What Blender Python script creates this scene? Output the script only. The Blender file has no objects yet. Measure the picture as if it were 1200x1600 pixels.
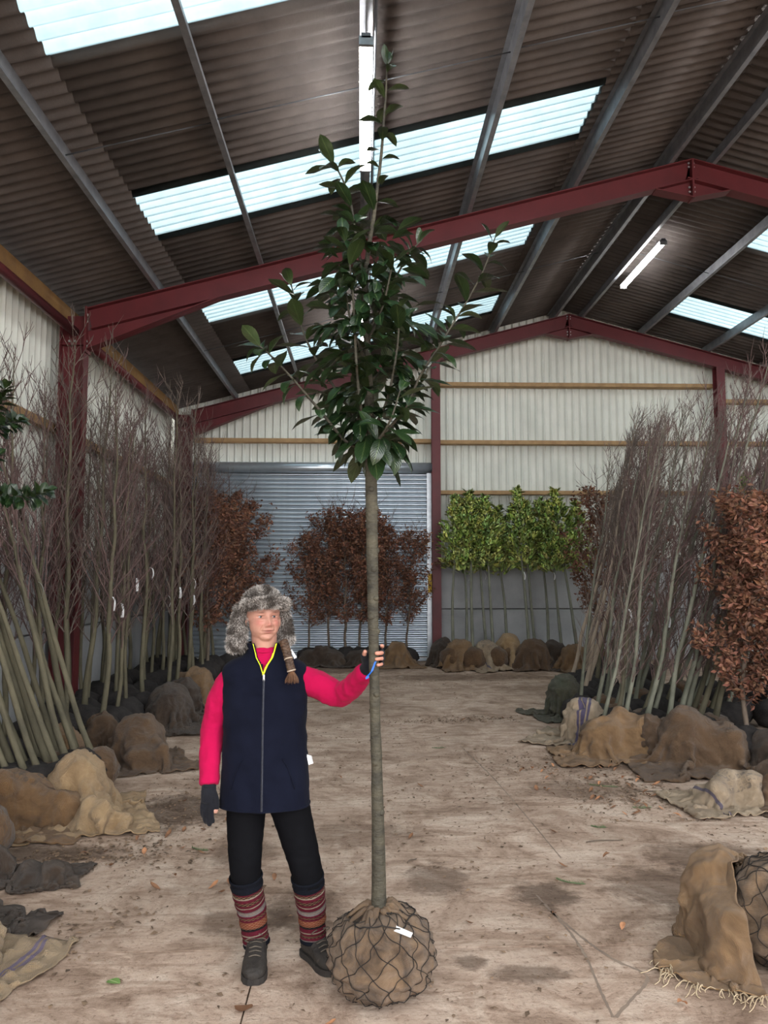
import bpy, bmesh, math, random
import numpy as np
from mathutils import Vector, Matrix, Quaternion, noise as mnoise

SC = bpy.context.scene
COL = SC.collection
rnd = random.Random(7)

# ------------------------------------------------------------------ camera, sky, exposure
cam_data = bpy.data.cameras.new('camera')
cam = bpy.data.objects.new('camera', cam_data)
COL.objects.link(cam)
cam.location = (0.0, 0.0, 1.70)
cam.rotation_euler = (math.radians(90 + 4.669), 0.0, math.radians(-1.618))
cam_data.sensor_fit = 'VERTICAL'
cam_data.sensor_height = 32.0
cam_data.lens = 24.0                      # 1200 px focal length on a 1600 px tall frame
cam_data.clip_start = 0.05
cam_data.clip_end = 300
SC.camera = cam

world = bpy.data.worlds.new('overcast_sky')
SC.world = world
world.use_nodes = True
bg = world.node_tree.nodes['Background']
bg.inputs['Color'].default_value = (0.98, 0.985, 1.0, 1)
bg.inputs['Strength'].default_value = 3.7

vs = SC.view_settings
vs.view_transform = 'Standard'
vs.look = 'None'
vs.gamma = 1.0
vs.use_curve_mapping = False
vs.exposure = 0.62
cy = SC.cycles
cy.max_bounces = 6; cy.diffuse_bounces = 3; cy.glossy_bounces = 2; cy.transmission_bounces = 2; cy.transparent_max_bounces = 6
cy.use_light_tree = False
cy.adaptive_threshold = 0.02
cy.caustics_reflective = False; cy.caustics_refractive = False

# ------------------------------------------------------------------ helpers
def link(o, parent=None):
    COL.objects.link(o)
    if parent is not None:
        o.parent = parent
    return o

def tag(o, label=None, cat=None, group=None, kind=None):
    if label: o['label'] = label
    if cat: o['category'] = cat
    if group: o['group'] = group
    if kind: o['kind'] = kind
    return o

def empty(name, loc=(0, 0, 0), parent=None, rz=0.0):
    o = bpy.data.objects.new(name, None)
    o.empty_display_size = 0.1
    o.location = loc
    o.rotation_euler = (0, 0, rz)
    return link(o, parent)

def make_mesh(name, V, F, mat, smooth=True, uv=None, col=None):
    me = bpy.data.meshes.new(name)
    V = np.asarray(V, float)
    me.from_pydata(V.tolist(), [], F if isinstance(F, list) else F.tolist())
    if smooth and len(me.polygons):
        me.polygons.foreach_set('use_smooth', np.ones(len(me.polygons), bool))
    li = None
    if uv is not None or col is not None:
        li = np.empty(len(me.loops), np.int32)
        me.loops.foreach_get('vertex_index', li)
    if uv is not None:
        l = me.uv_layers.new(name='UVMap')
        l.data.foreach_set('uv', np.asarray(uv, np.float32)[li].ravel())
    if col is not None:
        c = np.asarray(col, np.float32)
        if c.shape[1] == 3:
            c = np.hstack([c, np.ones((len(c), 1), np.float32)])
        a = me.color_attributes.new('tint', 'FLOAT_COLOR', 'POINT')
        a.data.foreach_set('color', c.ravel())
    if mat is not None:
        for m in (mat if isinstance(mat, (list, tuple)) else [mat]):
            me.materials.append(m)
    me.update()
    return me

def obj(name, me, parent=None, loc=(0, 0, 0), rot=(0, 0, 0), scale=(1, 1, 1)):
    o = bpy.data.objects.new(name, me)
    o.location = loc; o.rotation_euler = rot; o.scale = scale
    return link(o, parent)

class MB:
    """collects pieces of geometry that make up one part"""
    def __init__(s): s.V = []; s.F = []; s.n = 0; s.C = []; s.U = []
    def add(s, V, F, col=None, uv=None):
        V = np.asarray(V, float)
        s.V.append(V)
        for f in F: s.F.append([i + s.n for i in f])
        s.n += len(V)
        if col is not None:
            c = np.asarray(col, float)
            s.C.append(np.tile(c, (len(V), 1)) if c.ndim == 1 else c)
        if uv is not None: s.U.append(np.asarray(uv, float))
        return s
    def box(s, a, b):
        x0, y0, z0 = a; x1, y1, z1 = b
        V = [(x0,y0,z0),(x1,y0,z0),(x1,y1,z0),(x0,y1,z0),(x0,y0,z1),(x1,y0,z1),(x1,y1,z1),(x0,y1,z1)]
        return s.add(V, [(0,3,2,1),(4,5,6,7),(0,1,5,4),(1,2,6,5),(2,3,7,6),(3,0,4,7)])
    def tube(s, pts, rad, n=6, cap=True, col=None):
        V, F, _ = tube(pts, rad, n, cap)
        return s.add(V, F, col)
    def mesh(s, name, mat, smooth=True):
        return make_mesh(name, np.vstack(s.V), s.F, mat, smooth, np.vstack(s.U) if s.U else None, np.vstack(s.C) if s.C else None)
    def build(s, name, mat, parent=None, smooth=True, loc=(0, 0, 0)):
        return obj(name, s.mesh(name, mat, smooth), parent, loc)

def frames(P):
    P = np.asarray(P, float)
    T = np.gradient(P, axis=0)
    T /= np.linalg.norm(T, axis=1)[:, None] + 1e-12
    ref = np.array([0, 0, 1.0]) if abs(T[0][2]) < 0.8 else np.array([0, 1.0, 0])
    A = np.cross(ref, T[0]); A /= np.linalg.norm(A)
    As = [A]
    for i in range(1, len(P)):
        A = As[-1] - T[i] * np.dot(As[-1], T[i])
        A /= np.linalg.norm(A) + 1e-12
        As.append(A)
    As = np.array(As)
    return T, As, np.cross(T, As)

def tube(pts, rad, n=6, cap=True, flat=1.0, wob=None):
    P = np.asarray(pts, float); k = len(P)
    R = np.full(k, rad, float) if np.isscalar(rad) else np.asarray(rad, float)
    T, A, B = frames(P)
    th = np.linspace(0, 2 * math.pi, n, endpoint=False)
    c, s_ = np.cos(th), np.sin(th) * flat
    V = P[:, None, :] + R[:, None, None] * (A[:, None, :] * c[None, :, None] + B[:, None, :] * s_[None, :, None])
    V = V.reshape(-1, 3)
    F = []
    for i in range(k - 1):
        for j in range(n):
            j2 = (j + 1) % n
            F.append((i*n + j, i*n + j2, (i+1)*n + j2, (i+1)*n + j))
    if cap and n > 2:
        F.append(tuple(range(n - 1, -1, -1)))
        F.append(tuple((k-1)*n + j for j in range(n)))
    UV = np.stack([np.tile(np.linspace(0, 1, n), k), np.repeat(np.linspace(0, 1, k), n)], 1)
    return V, F, UV

def spline(P, m):
    """Catmull-Rom through P (any width) sampled at m points"""
    P = np.asarray(P, float)
    Q = np.vstack([2*P[0] - P[1], P, 2*P[-1] - P[-2]])
    t = np.linspace(0, len(P) - 1 - 1e-9, m)
    i = t.astype(int); u = (t - i)[:, None]
    p0, p1, p2, p3 = Q[i], Q[i+1], Q[i+2], Q[i+3]
    return 0.5 * ((2*p1) + (p2 - p0)*u + (2*p0 - 5*p1 + 4*p2 - p3)*u**2 + (3*p1 - p0 - 3*p2 + p3)*u**3)

def n3(x, y, z): return mnoise.noise((x, y, z))

# ------------------------------------------------------------------ materials
def new_mat(name):
    m = bpy.data.materials.new(name); m.use_nodes = True
    nt = m.node_tree
    return m, nt, nt.nodes['Principled BSDF']

def N(nt, t, **kw):
    n = nt.nodes.new(t)
    for k, v in kw.items():
        if k in n.inputs.keys() if hasattr(n.inputs, 'keys') else False: n.inputs[k].default_value = v
        else: setattr(n, k, v)
    return n

def ramp(nt, fac, stops, interp='LINEAR'):
    r = nt.nodes.new('ShaderNodeValToRGB')
    r.color_ramp.interpolation = interp
    e = r.color_ramp.elements
    while len(e) < len(stops): e.new(0.5)
    for el, (p, c) in zip(e, stops):
        el.position = p
        el.color = (c[0], c[1], c[2], 1) if not np.isscalar(c) else (c, c, c, 1)
    nt.links.new(fac, r.inputs['Fac'])
    return r.outputs['Color']

def mixc(nt, fac, a, b, mode='MIX'):
    m = nt.nodes.new('ShaderNodeMix'); m.data_type = 'RGBA'; m.blend_type = mode
    if np.isscalar(fac): m.inputs[0].default_value = fac
    else: nt.links.new(fac, m.inputs[0])
    for v, i in ((a, 6), (b, 7)):
        if isinstance(v, tuple): m.inputs[i].default_value = (v[0], v[1], v[2], 1)
        else: nt.links.new(v, m.inputs[i])
    return m.outputs[2]

def noise_tex(nt, vec, scale, detail=5, rough=0.6, dist=0.0):
    n = nt.nodes.new('ShaderNodeTexNoise')
    n.inputs['Scale'].default_value = scale; n.inputs['Detail'].default_value = detail
    n.inputs['Roughness'].default_value = rough; n.inputs['Distortion'].default_value = dist
    nt.links.new(vec, n.inputs['Vector'])
    return n.outputs['Fac']

def coords(nt, kind='Object', stretch=(1, 1, 1)):
    tc = nt.nodes.new('ShaderNodeTexCoord')
    mp = nt.nodes.new('ShaderNodeMapping')
    mp.inputs['Scale'].default_value = stretch
    nt.links.new(tc.outputs[kind], mp.inputs['Vector'])
    return mp.outputs['Vector']

def bump(nt, b, h, strength, dist=0.01):
    n = nt.nodes.new('ShaderNodeBump')
    n.inputs['Strength'].default_value = strength; n.inputs['Distance'].default_value = dist
    nt.links.new(h, n.inputs['Height'])
    nt.links.new(n.outputs['Normal'], b.inputs['Normal'])

def mat(name, c1, c2=None, scale=6, rough=0.7, bumpv=0.3, bscale=60, metal=0.0, stretch=(1, 1, 1), kind='Object', spec=0.4, tint=False, sheen=0.0, bdist=0.01, detail=5):
    m, nt, b = new_mat(name)
    c2 = c2 or tuple(v * 0.7 for v in c1)
    v = coords(nt, kind, stretch)
    f = noise_tex(nt, v, scale, detail)
    c = ramp(nt, f, [(0.32, c2), (0.68, c1)])
    if tint:
        a = nt.nodes.new('ShaderNodeAttribute'); a.attribute_name = 'tint'
        c = mixc(nt, 1.0, c, a.outputs['Color'], 'MULTIPLY')
    nt.links.new(c, b.inputs['Base Color'])
    b.inputs['Roughness'].default_value = rough
    b.inputs['Metallic'].default_value = metal
    b.inputs['Specular IOR Level'].default_value = spec
    if sheen:
        b.inputs['Sheen Weight'].default_value = sheen
    if bumpv:
        bump(nt, b, noise_tex(nt, v, bscale, 4), bumpv, bdist)
    return m

M = {}
M['steel_red'] = mat('red_oxide_steel', (0.125, 0.019, 0.023), (0.092, 0.015, 0.018), 3, 0.5, 0.05, 30)
M['galv'] = mat('galvanised_steel', (0.42, 0.44, 0.46), (0.28, 0.30, 0.32), 8, 0.38, 0.04, 40, metal=0.85)
M['galv_dark'] = mat('weathered_galvanised_steel', (0.16, 0.17, 0.19), (0.10, 0.11, 0.12), 6, 0.45, 0.05, 40, metal=0.6)
M['purlin'] = mat('galvanised_purlin', (0.30, 0.31, 0.33), (0.18, 0.19, 0.21), 6, 0.42, 0.05, 40, metal=0.45)
M['bolt'] = mat('zinc_bolt', (0.5, 0.5, 0.5), (0.4, 0.4, 0.4), 8, 0.4, 0, metal=0.8)
M['timber'] = mat('sawn_timber', (0.46, 0.30, 0.15), (0.30, 0.18, 0.085), 5, 0.75, 0.2, 30, stretch=(1, 1, 1))
M['timber_dark'] = mat('eaves_timber', (0.30, 0.17, 0.06), (0.20, 0.11, 0.045), 4, 0.75, 0.2, 30)
M['fibre'] = mat('fibre_cement_sheet', (0.125, 0.108, 0.100), (0.078, 0.068, 0.064), 2.2, 0.85, 0.25, 50, detail=8)
M['clad'] = mat('pale_cladding_sheet', (0.80, 0.815, 0.75), (0.68, 0.70, 0.64), 1.6, 0.55, 0.05, 20, detail=6)
M['panel'] = mat('precast_concrete', (0.42, 0.43, 0.44), (0.30, 0.31, 0.32), 1.8, 0.8, 0.15, 60, detail=8)
M['shutter'] = mat('shutter_steel', (0.54, 0.60, 0.66), (0.42, 0.48, 0.54), 4, 0.28, 0.03, 40, metal=0.6)
M['black'] = mat('black_plastic', (0.02, 0.02, 0.022), (0.015, 0.015, 0.017), 6, 0.5, 0)
M['white_tag'] = mat('white_plastic_label', (0.80, 0.80, 0.80), (0.68, 0.70, 0.72), 12, 0.5, 0)
M['yellow'] = mat('yellow_plastic', (0.80, 0.50, 0.02), (0.7, 0.42, 0.02), 6, 0.5, 0)
M['soil'] = mat('dark_soil', (0.035, 0.030, 0.028), (0.016, 0.014, 0.014), 14, 0.95, 1.0, 60)

# rooflight: weathered translucent sheet, part clear part diffusing
m, nt, b = new_mat('translucent_rooflight')
out = nt.nodes['Material Output']
v = coords(nt, 'Object', (1, 1, 1))
f1 = noise_tex(nt, v, 5, 8, 0.7)
c = ramp(nt, f1, [(0.3, (0.41, 0.485, 0.505)), (0.6, (0.465, 0.54, 0.556))])
tr = nt.nodes.new('ShaderNodeBsdfTransparent'); tl = nt.nodes.new('ShaderNodeBsdfTranslucent')
nt.links.new(c, tr.inputs['Color']); nt.links.new(c, tl.inputs['Color'])
mx = nt.nodes.new('ShaderNodeMixShader'); mx.inputs[0].default_value = 0.45
nt.links.new(tr.outputs[0], mx.inputs[1]); nt.links.new(tl.outputs[0], mx.inputs[2])
nt.links.new(mx.outputs[0], out.inputs['Surface'])
M['rooflight'] = m

m, nt, b = new_mat('led_diffuser')
b.inputs['Base Color'].default_value = (0.9, 0.9, 0.9, 1)
b.inputs['Emission Color'].default_value = (1.0, 0.97, 0.95, 1)
b.inputs['Emission Strength'].default_value = 36.0
M['led'] = m

# floor: dusty, stained concrete
m, nt, b = new_mat('dusty_concrete_floor')
v = coords(nt, 'Object')
big = noise_tex(nt, v, 0.55, 8, 0.65, 0.6)
mid = noise_tex(nt, v, 2.6, 10, 0.7, 1.2)
vs_ = coords(nt, 'Object', (0.6, 3.2, 1))
streak = noise_tex(nt, vs_, 3.0, 8, 0.7, 1.5)
fine = noise_tex(nt, v, 38, 6, 0.75)
c = ramp(nt, mid, [(0.32, (0.29, 0.200, 0.145)), (0.47, (0.50, 0.370, 0.285)), (0.66, (0.68, 0.555, 0.455))])
c2 = ramp(nt, streak, [(0.36, (0.62, 0.57, 0.53)), (0.52, (1.0, 1.0, 1.0))])
c = mixc(nt, 0.8, c, c2, 'MULTIPLY')
c3 = ramp(nt, big, [(0.33, (0.60, 0.56, 0.53)), (0.52, (1.0, 1.0, 1.0))])
c = mixc(nt, 0.85, c, c3, 'MULTIPLY')
c4 = ramp(nt, fine, [(0.33, (0.42, 0.37, 0.33)), (0.47, (1, 1, 1))])
c = mixc(nt, 0.8, c, c4, 'MULTIPLY')
geo = nt.nodes.new('ShaderNodeNewGeometry')
wob = noise_tex(nt, v, 9, 6, 0.7)
for (sx, sy, rx, ry, k) in [(-0.30, 4.05, 0.26, 0.34, .60), (0.42, 4.45, 0.22, 0.28, .62), (0.98, 4.22, 0.20, 0.22, .50), (0.72, 3.42, 0.20, 0.10, .62),
                            (1.75, 4.30, 0.50, 0.35, .62), (-1.35, 5.75, 0.42, 0.50, .45), (0.48, 3.52, 0.09, 0.08, .6), (-0.72, 4.9, 0.25, 0.3, .7),
                            (-0.55, 3.95, 0.30, 0.18, .72), (2.1, 4.75, 0.45, 0.30, .65), (-2.1, 4.9, 0.7, 0.2, .5), (1.75, 6.2, 0.5, 0.35, .72), (2.2, 7.0, 0.6, 0.25, .6),
                            (0.9, 2.9, 0.12, 0.07, .62), (-0.05, 5.2, 0.5, 0.3, .8), (1.6, 12.9, 1.6, 0.5, .7), (-0.6, 13.9, 1.6, 0.5, .7)]:
    mp = nt.nodes.new('ShaderNodeMapping')
    mp.inputs['Location'].default_value = (-sx / rx, -sy / ry, 0)
    mp.inputs['Scale'].default_value = (1 / rx, 1 / ry, 0)
    nt.links.new(geo.outputs['Position'], mp.inputs['Vector'])
    ln = nt.nodes.new('ShaderNodeVectorMath'); ln.operation = 'LENGTH'
    nt.links.new(mp.outputs[0], ln.inputs[0])
    ad = nt.nodes.new('ShaderNodeMath'); ad.operation = 'MULTIPLY_ADD'
    nt.links.new(wob, ad.inputs[0]); ad.inputs[1].default_value = 1.7
    nt.links.new(ln.outputs['Value'], ad.inputs[2])
    s_ = ramp(nt, ad.outputs[0], [(0.0, (k * .78, k * .74, k * .71)), (1.0, (1, 1, 1))])
    mr = nt.nodes.new('ShaderNodeMapRange'); mr.interpolation_type = 'SMOOTHSTEP'
    mr.inputs['From Min'].default_value = 1.35; mr.inputs['From Max'].default_value = 1.9
    nt.links.new(ad.outputs[0], mr.inputs['Value'])
    nt.links.remove(s_.node.inputs['Fac'].links[0]); nt.links.new(mr.outputs[0], s_.node.inputs['Fac'])
    c = mixc(nt, 1.0, c, s_, 'MULTIPLY')
nt.links.new(c, b.inputs['Base Color'])
b.inputs['Roughness'].default_value = 0.75
b.inputs['Specular IOR Level'].default_value = 0.3
hm = nt.nodes.new('ShaderNodeMath'); hm.operation = 'ADD'
nt.links.new(fine, hm.inputs[0]); nt.links.new(mid, hm.inputs[1])
bump(nt, b, hm.outputs[0], 0.8, 0.015)
M['floor'] = m
M['joint'] = mat('joint_filler', (0.06, 0.05, 0.045), (0.03, 0.026, 0.024), 6, 0.9, 0)
M['damp'] = mat('damp_concrete', (0.27, 0.205, 0.155), (0.17, 0.125, 0.098), 9, 0.55, 0.2, 40)

# ------------------------------------------------------------------ the shed
XL, XR, RX = -3.92, 12.32, 4.20            # wall faces and ridge
SL = 0.2675                                # roof slope
YF, YB = -1.3, 15.62                       # open front, back wall
def roof_z(x): return 7.20 - SL * abs(x - RX)   # underside of the sheets on top of the purlins

# floor slabs with open joints
floor = obj('floor', MB().box((-14, -16, -0.30), (24, 22, -0.16)).mesh('floor', M['joint'], False))
tag(floor, 'dusty stained concrete floor with saw-cut joints and dried mud', 'floor', kind='structure')
for a, b_ in (((-14, -16), (-0.462, 3.645)), ((-0.455, -16), (24, 3.645)), ((-14, 3.658), (24, 22))):
    MB().box((a[0], a[1], -0.16), (b_[0], b_[1], 0.0)).build('concrete_slab', M['floor'], floor, False)

def corrugated(width, length, waves, amp, seg=8, trap=False, over=0.0):
    """sheet with corrugations across x=0..width, running along y=0..length; returns V, F"""
    n = waves * seg + int(over * seg)
    xs = np.arange(n + 1) / seg * (width / waves)
    ph = np.arange(n + 1) / seg
    if trap:
        fr = ph % 1.0
        z = np.interp(fr, [0, 0.34, 0.48, 0.66, 0.80, 1.0], [0, 0, 1, 1, 0, 0]) * amp * 2 - amp
    else:
        z = amp * np.cos(ph * 2 * math.pi)
    V = []
    for y in (0.0, length):
        V += [(x, y, zz) for x, zz in zip(xs, z)]
    k = n + 1
    F = [(i, i + 1, k + i + 1, k + i) for i in range(n)]
    # a thin return edge at each end so the sheet has thickness
    V2 = [(x, y, zz + 0.006) for (x, y, zz) in V]
    F2 = [tuple(j + 2 * k for j in reversed(f)) for f in F]
    E = [(i, 2*k + i, 2*k + i + 1, i + 1) for i in range(n)] + [(k + i, k + i + 1, 3*k + i + 1, 3*k + i) for i in range(n)]
    return np.array(V + V2), F + F2 + E

roof = tag(empty('roof'), 'dark corrugated fibre cement roof with rows of translucent rooflights', 'roof', kind='structure')
PITCH = 0.993
rows = [(-4.10, -2.31), (-2.34, 0.12), (0.09, 2.50), (2.47, 4.20)]
cosr = math.cos(math.atan(SL))
for ri, (xa, xb) in enumerate(rows):
    L = (xb - xa) / cosr
    V, F = corrugated(PITCH, L, 7, 0.024, 8, over=0.5)
    for side in (0, 1):
        me_f = me_r = None
        W = V.copy()
        # sheet local: corrugation coordinate -> world Y, length -> up the slope
        x = xa + W[:, 1] * cosr
        z = roof_z(0) + SL * x + W[:, 2] + 0.03 + 0.004 * (ri % 2)
        if side: x = 2 * RX - x
        W = np.stack([x, W[:, 0], z], 1)
        me_f = make_mesh('roof_sheet', W, F, M['fibre'])
        me_r = make_mesh('rooflight_sheet', W, F, M['rooflight'])
        for k in range(-15, 3):
            y0 = 13.38 + k * PITCH
            light = ri in (1, 2) and k % 3 == 0
            obj('rooflight_sheet' if light else 'roof_sheet', me_r if light else me_f, roof, (0, y0, 0.002 * (k % 2)))
# ridge capping
rc = MB()
for s in (-1, 1):
    V = []; n = 8
    rc.box((RX - 0.0, YF, 0), (RX + 0.01, YF + .01, .01)) if False else None
prof = [(-0.42, -0.42 * SL - 0.005), (-0.12, -0.03), (0, 0.012), (0.12, -0.03), (0.42, -0.42 * SL - 0.005)]
Vr = [(RX + px, y, 7.245 + pz) for y in (YF, YB + 0.3) for px, pz in prof]
rc.add(Vr, [(i, i + 1, 6 + i, 5 + i) for i in range(4)])
rc.build('ridge_capping', M['fibre'], roof, True)

def wall_sheets(parent, fn, n, width, heights, m, waves=7, amp=0.016):
    for i in range(n):
        z0, z1 = heights(i)
        if z1 - z0 < 0.05: continue
        V, F = corrugated(width, z1 - z0, waves, amp, 10, trap=True)
        obj('cladding_sheet', make_mesh('cladding_sheet', fn(i, V, z0), F, m, False), parent)

CW = 1.085
wl = tag(empty('wall_left'), 'pale vertical ribbed cladding over a grey concrete panel base, long side wall', 'wall', kind='structure')
nl = int((YB - YF) / CW) + 1
V0, F0 = corrugated(CW, 2.98, 7, 0.026, 10, trap=True)
me_l = make_mesh('cladding_sheet', np.stack([XL + V0[:, 2], V0[:, 0], V0[:, 1] + 2.02], 1), F0, M['clad'], False)
for i in range(nl): obj('cladding_sheet', me_l, wl, (0, YB - (i + 1) * CW, 0))
wr = tag(empty('wall_right'), 'pale ribbed cladding side wall hidden behind the tree stock', 'wall', kind='structure')
for i in range(nl): obj('cladding_sheet', me_l, wr, (XR - XL, YB - (i + 1) * CW, 0))
def panel_mesh(sx, sy, sz):
    bm = bmesh.new(); bmesh.ops.create_cube(bm, size=1)
    bmesh.ops.scale(bm, vec=(sx, sy, sz), verts=bm.verts)
    bmesh.ops.bevel(bm, geom=bm.edges[:], offset=0.012, segments=1, affect='EDGES')
    me = bpy.data.meshes.new('concrete_panel'); bm.to_mesh(me); bm.free()
    me.materials.append(M['panel']); return me
pm = panel_mesh(0.12, 5.84, 1.005)
for w, x in ((wl, XL + 0.10), (wr, XR - 0.10)):
    for k in range(3):
        for r in range(2):
            obj('concrete_panel', pm, w, (x, 15.15 - 2.93 - 5.86 * k, 0.505 + 1.02 * r))
wb = tag(empty('wall_back'), 'pale ribbed gable wall above grey concrete panels at the end of the shed', 'wall', kind='structure')
nb = int((XR - XL) / CW) + 1
for i in range(nb):
    x0 = XL + i * CW
    V, F = corrugated(CW, 1.0, 7, 0.026, 10, trap=True)
    xs = x0 + V[:, 0]
    zt = 7.26 - SL * np.abs(xs - RX)
    zb = np.where(xs < 1.42, 3.85, 2.02)
    if x0 < 1.42 < x0 + CW: zb = np.full(len(xs), 2.02)
    zz = zb + (zt - zb) * V[:, 1]
    obj('cladding_sheet', make_mesh('cladding_sheet', np.stack([xs, YB + 0.02 - V[:, 2], zz], 1), F, M['clad'], False), wb)
pm2 = panel_mesh(5.62, 0.12, 1.005)
for x in (1.55 + 2.83, 7.2 + 2.83):
    for r in range(2): obj('concrete_panel', pm2, wb, (x, YB - 0.10, 0.505 + 1.02 * r))

MB().box((XL, YB - 0.20, 0), (-3.62, YB - 0.06, 3.9)).build('jamb_panel', M['panel'], wb, False)
MB().box((1.42, YB - 0.06, 0), (XR, YB - 0.02, 2.04)).build('panel_backing', M['joint'], wb, False)  # dark sheet added behind the panels to stop light leaking through the gaps
for w, x in ((wl, XL + 0.01), (wr, XR - 0.05)): MB().box((x, YF, 0), (x + .04, YB - .06, 2.04)).build('panel_backing', M['joint'], w, False)  # same added light-blocking sheet behind the side wall panels
# front gable: open doorway behind the photographer
wf = tag(empty('wall_front'), 'open fronted gable end letting daylight into the shed', 'wall', kind='structure')
DOOR = (-3.4, 11.8, 6.6)
for i in range(nb):
    x0 = XL + i * CW
    V, F = corrugated(CW, 1.0, 7, 0.026, 10, trap=True)
    xs = x0 + V[:, 0]
    zt = 7.26 - SL * np.abs(xs - RX)
    xm = x0 + CW / 2
    zb = min(DOOR[2], float(zt.min()) - .05) if DOOR[0] < xm < DOOR[1] else 0.0
    obj('cladding_sheet', make_mesh('cladding_sheet', np.stack([xs, YF - V[:, 2], zb + (zt - zb) * V[:, 1]], 1), F, M['clad'], False), wf)

# steel portal frames
def ibeam(mb, p0, p1, depth, width, up, tf=0.012, tw=0.009):
    """I section whose web lies in the plane of (p1-p0) and up; p0/p1 on the outer flange face, depth measured along -up"""
    p0, p1, up = (np.array(q, float) for q in (p0, p1, up))
    d = (p1 - p0) / np.linalg.norm(p1 - p0)
    up = up - d * np.dot(up, d); up /= np.linalg.norm(up)
    sd = np.cross(d, up)
    def slab(u0, u1, w):
        V = []
        for p in (p0, p1):
            for (a, b_) in ((u0, -w/2), (u0, w/2), (u1, w/2), (u1, -w/2)):
                V.append(p - up * a + sd * b_)
        mb.add(V, [(0,1,2,3),(7,6,5,4),(0,4,5,1),(1,5,6,2),(2,6,7,3),(3,7,4,0)])
    slab(0, tf, width); slab(depth - tf, depth, width); slab(tf, depth - tf, tw)
    return mb

def poly_plate(mb, pts_xz, y0, y1):
    n = len(pts_xz)
    V = [(x, y, z) for y in (y0, y1) for x, z in pts_xz]
    F = [tuple(range(n)), tuple(range(2*n - 1, n - 1, -1))] + [(i, n + i, n + (i+1) % n, (i+1) % n) for i in range(n)]
    return mb.add(V, F)

bolt_me = MB().tube([(0, 0.0, 0), (0, -0.014, 0)], 0.015, 6).mesh('bolt', M['bolt'], False)
def portal(Y, gable):
    fr = tag(empty('steel_portal_frame', (0, Y, 0)), 'dark red steel portal frame ' + ('against the back gable wall' if gable else ('in the middle of the shed with bolted haunches' if Y > 5 else 'above and behind the photographer')), 'steel frame', kind='structure')
    rz = lambda x: 6.995 - SL * abs(x - RX)
    for s in (-1, 1):
        mir = (lambda x: x) if s < 0 else (lambda x: 2 * RX - x)
        xo, xi = -3.70, -3.40
        mb = MB(); ibeam(mb, (mir(xo), 0, 0), (mir(xo), 0, rz(xo)), 0.30, 0.165, (s, 0, 0)); mb.build('column', M['steel_red'], fr, False)
        mb = MB(); ibeam(mb, (mir(xi), 0, rz(xi)), (RX, 0, rz(RX)), 0.27, 0.165, (0, 0, 1)); mb.build('rafter', M['steel_red'], fr, False)
        # eaves haunch: tapered web with its own bottom flange
        mb = MB()
        x2 = -1.75; zb = rz(xi) - 0.52
        poly_plate(mb, [(mir(xi), zb), (mir(x2), rz(x2) - 0.28), (mir(xi), rz(xi) - 0.27)], -0.005, 0.005)
        a = np.array([mir(xi), 0, zb]); b_ = np.array([mir(x2), 0, rz(x2) - 0.275])
        V = [(p[0], y, p[2] + dz) for p in (a, b_) for (y, dz) in ((-.08, 0), (.08, 0), (.08, .012), (-.08, .012))]
        mb.add(V, [(0,1,2,3),(7,6,5,4),(0,4,5,1),(1,5,6,2),(2,6,7,3),(3,7,4,0)])
        mb.build('haunch', M['steel_red'], fr, False)
        mb = MB(); mb.box((min(mir(xi), mir(xi + .02)), -0.09, zb - 0.03), (max(mir(xi), mir(xi + .02)), 0.09, rz(xi) + 0.02)); mb.build('end_plate', M['steel_red'], fr, False)
        mb = MB(); mb.box((min(mir(xo + .012), mir(xi - .012)), -0.08, 4.50), (max(mir(xo + .012), mir(xi - .012)), 0.08, 4.512)); mb.build('stiffener', M['steel_red'], fr, False)
        for zz in (zb + .05, zb + .11, zb + .36, zb + .44): obj('bolt', bolt_me, fr, (mir(xi + .03), -0.05, zz), (0, 0, s * 1.2))
        for (bx, bz) in ((-3.60, 4.56), (-3.53, 4.56), (-3.53, 4.68)): obj('bolt', bolt_me, fr, (mir(bx), -0.02, bz))
        # apex haunch
        mb = MB(); x3 = RX + s * 0.48
        poly_plate(mb, [(RX, rz(RX) - 0.27), (RX, rz(RX) - 0.50), (x3, rz(x3) - 0.275)], -0.005, 0.005)
        a = np.array([RX, 0, rz(RX) - 0.50]); b_ = np.array([x3, 0, rz(x3) - 0.275])
        V = [(p[0], y, p[2] + dz) for p in (a, b_) for (y, dz) in ((-.08, -.012), (.08, -.012), (.08, 0), (-.08, 0))]
        mb.add(V, [(0,1,2,3),(7,6,5,4),(0,4,5,1),(1,5,6,2),(2,6,7,3),(3,7,4,0)])
        mb.build('apex_haunch', M['steel_red'], fr, False)
        for zz in (-.04, -.09, -.36, -.42): obj('bolt', bolt_me, fr, (RX + s * 0.03, -0.02, rz(RX) + zz))
    MB().box((RX - .012, -0.085, rz(RX) - 0.52), (RX + .012, 0.085, rz(RX) - 0.01)).build('apex_plate', M['steel_red'], fr, False)
    return fr
for Y, g in ((15.22, True), (9.36, False), (3.50, False), (-1.1, False)): portal(Y, g)

for k, (x, lab) in enumerate(((1.47, 'dark red steel gable post beside the roller shutter'), (7.27, 'dark red steel gable post rising behind the leaning trees'))):
    mb = MB(); top = 6.75 - SL * abs(x - RX)
    ibeam(mb, (x - .09, 0, 0), (x - .09, 0, top), 0.18, 0.17, (-1, 0, 0))
    mb2 = MB().box((x - .085, 15.12, 0), (x + .085, 15.132, top)).box((x - .085, 15.30, 0), (x + .085, 15.312, top)).box((x - .005, 15.132, 0), (x + .005, 15.30, top))
    tag(mb2.build('gable_post', M['steel_red'], None, False), lab, 'post', kind='structure')

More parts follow.
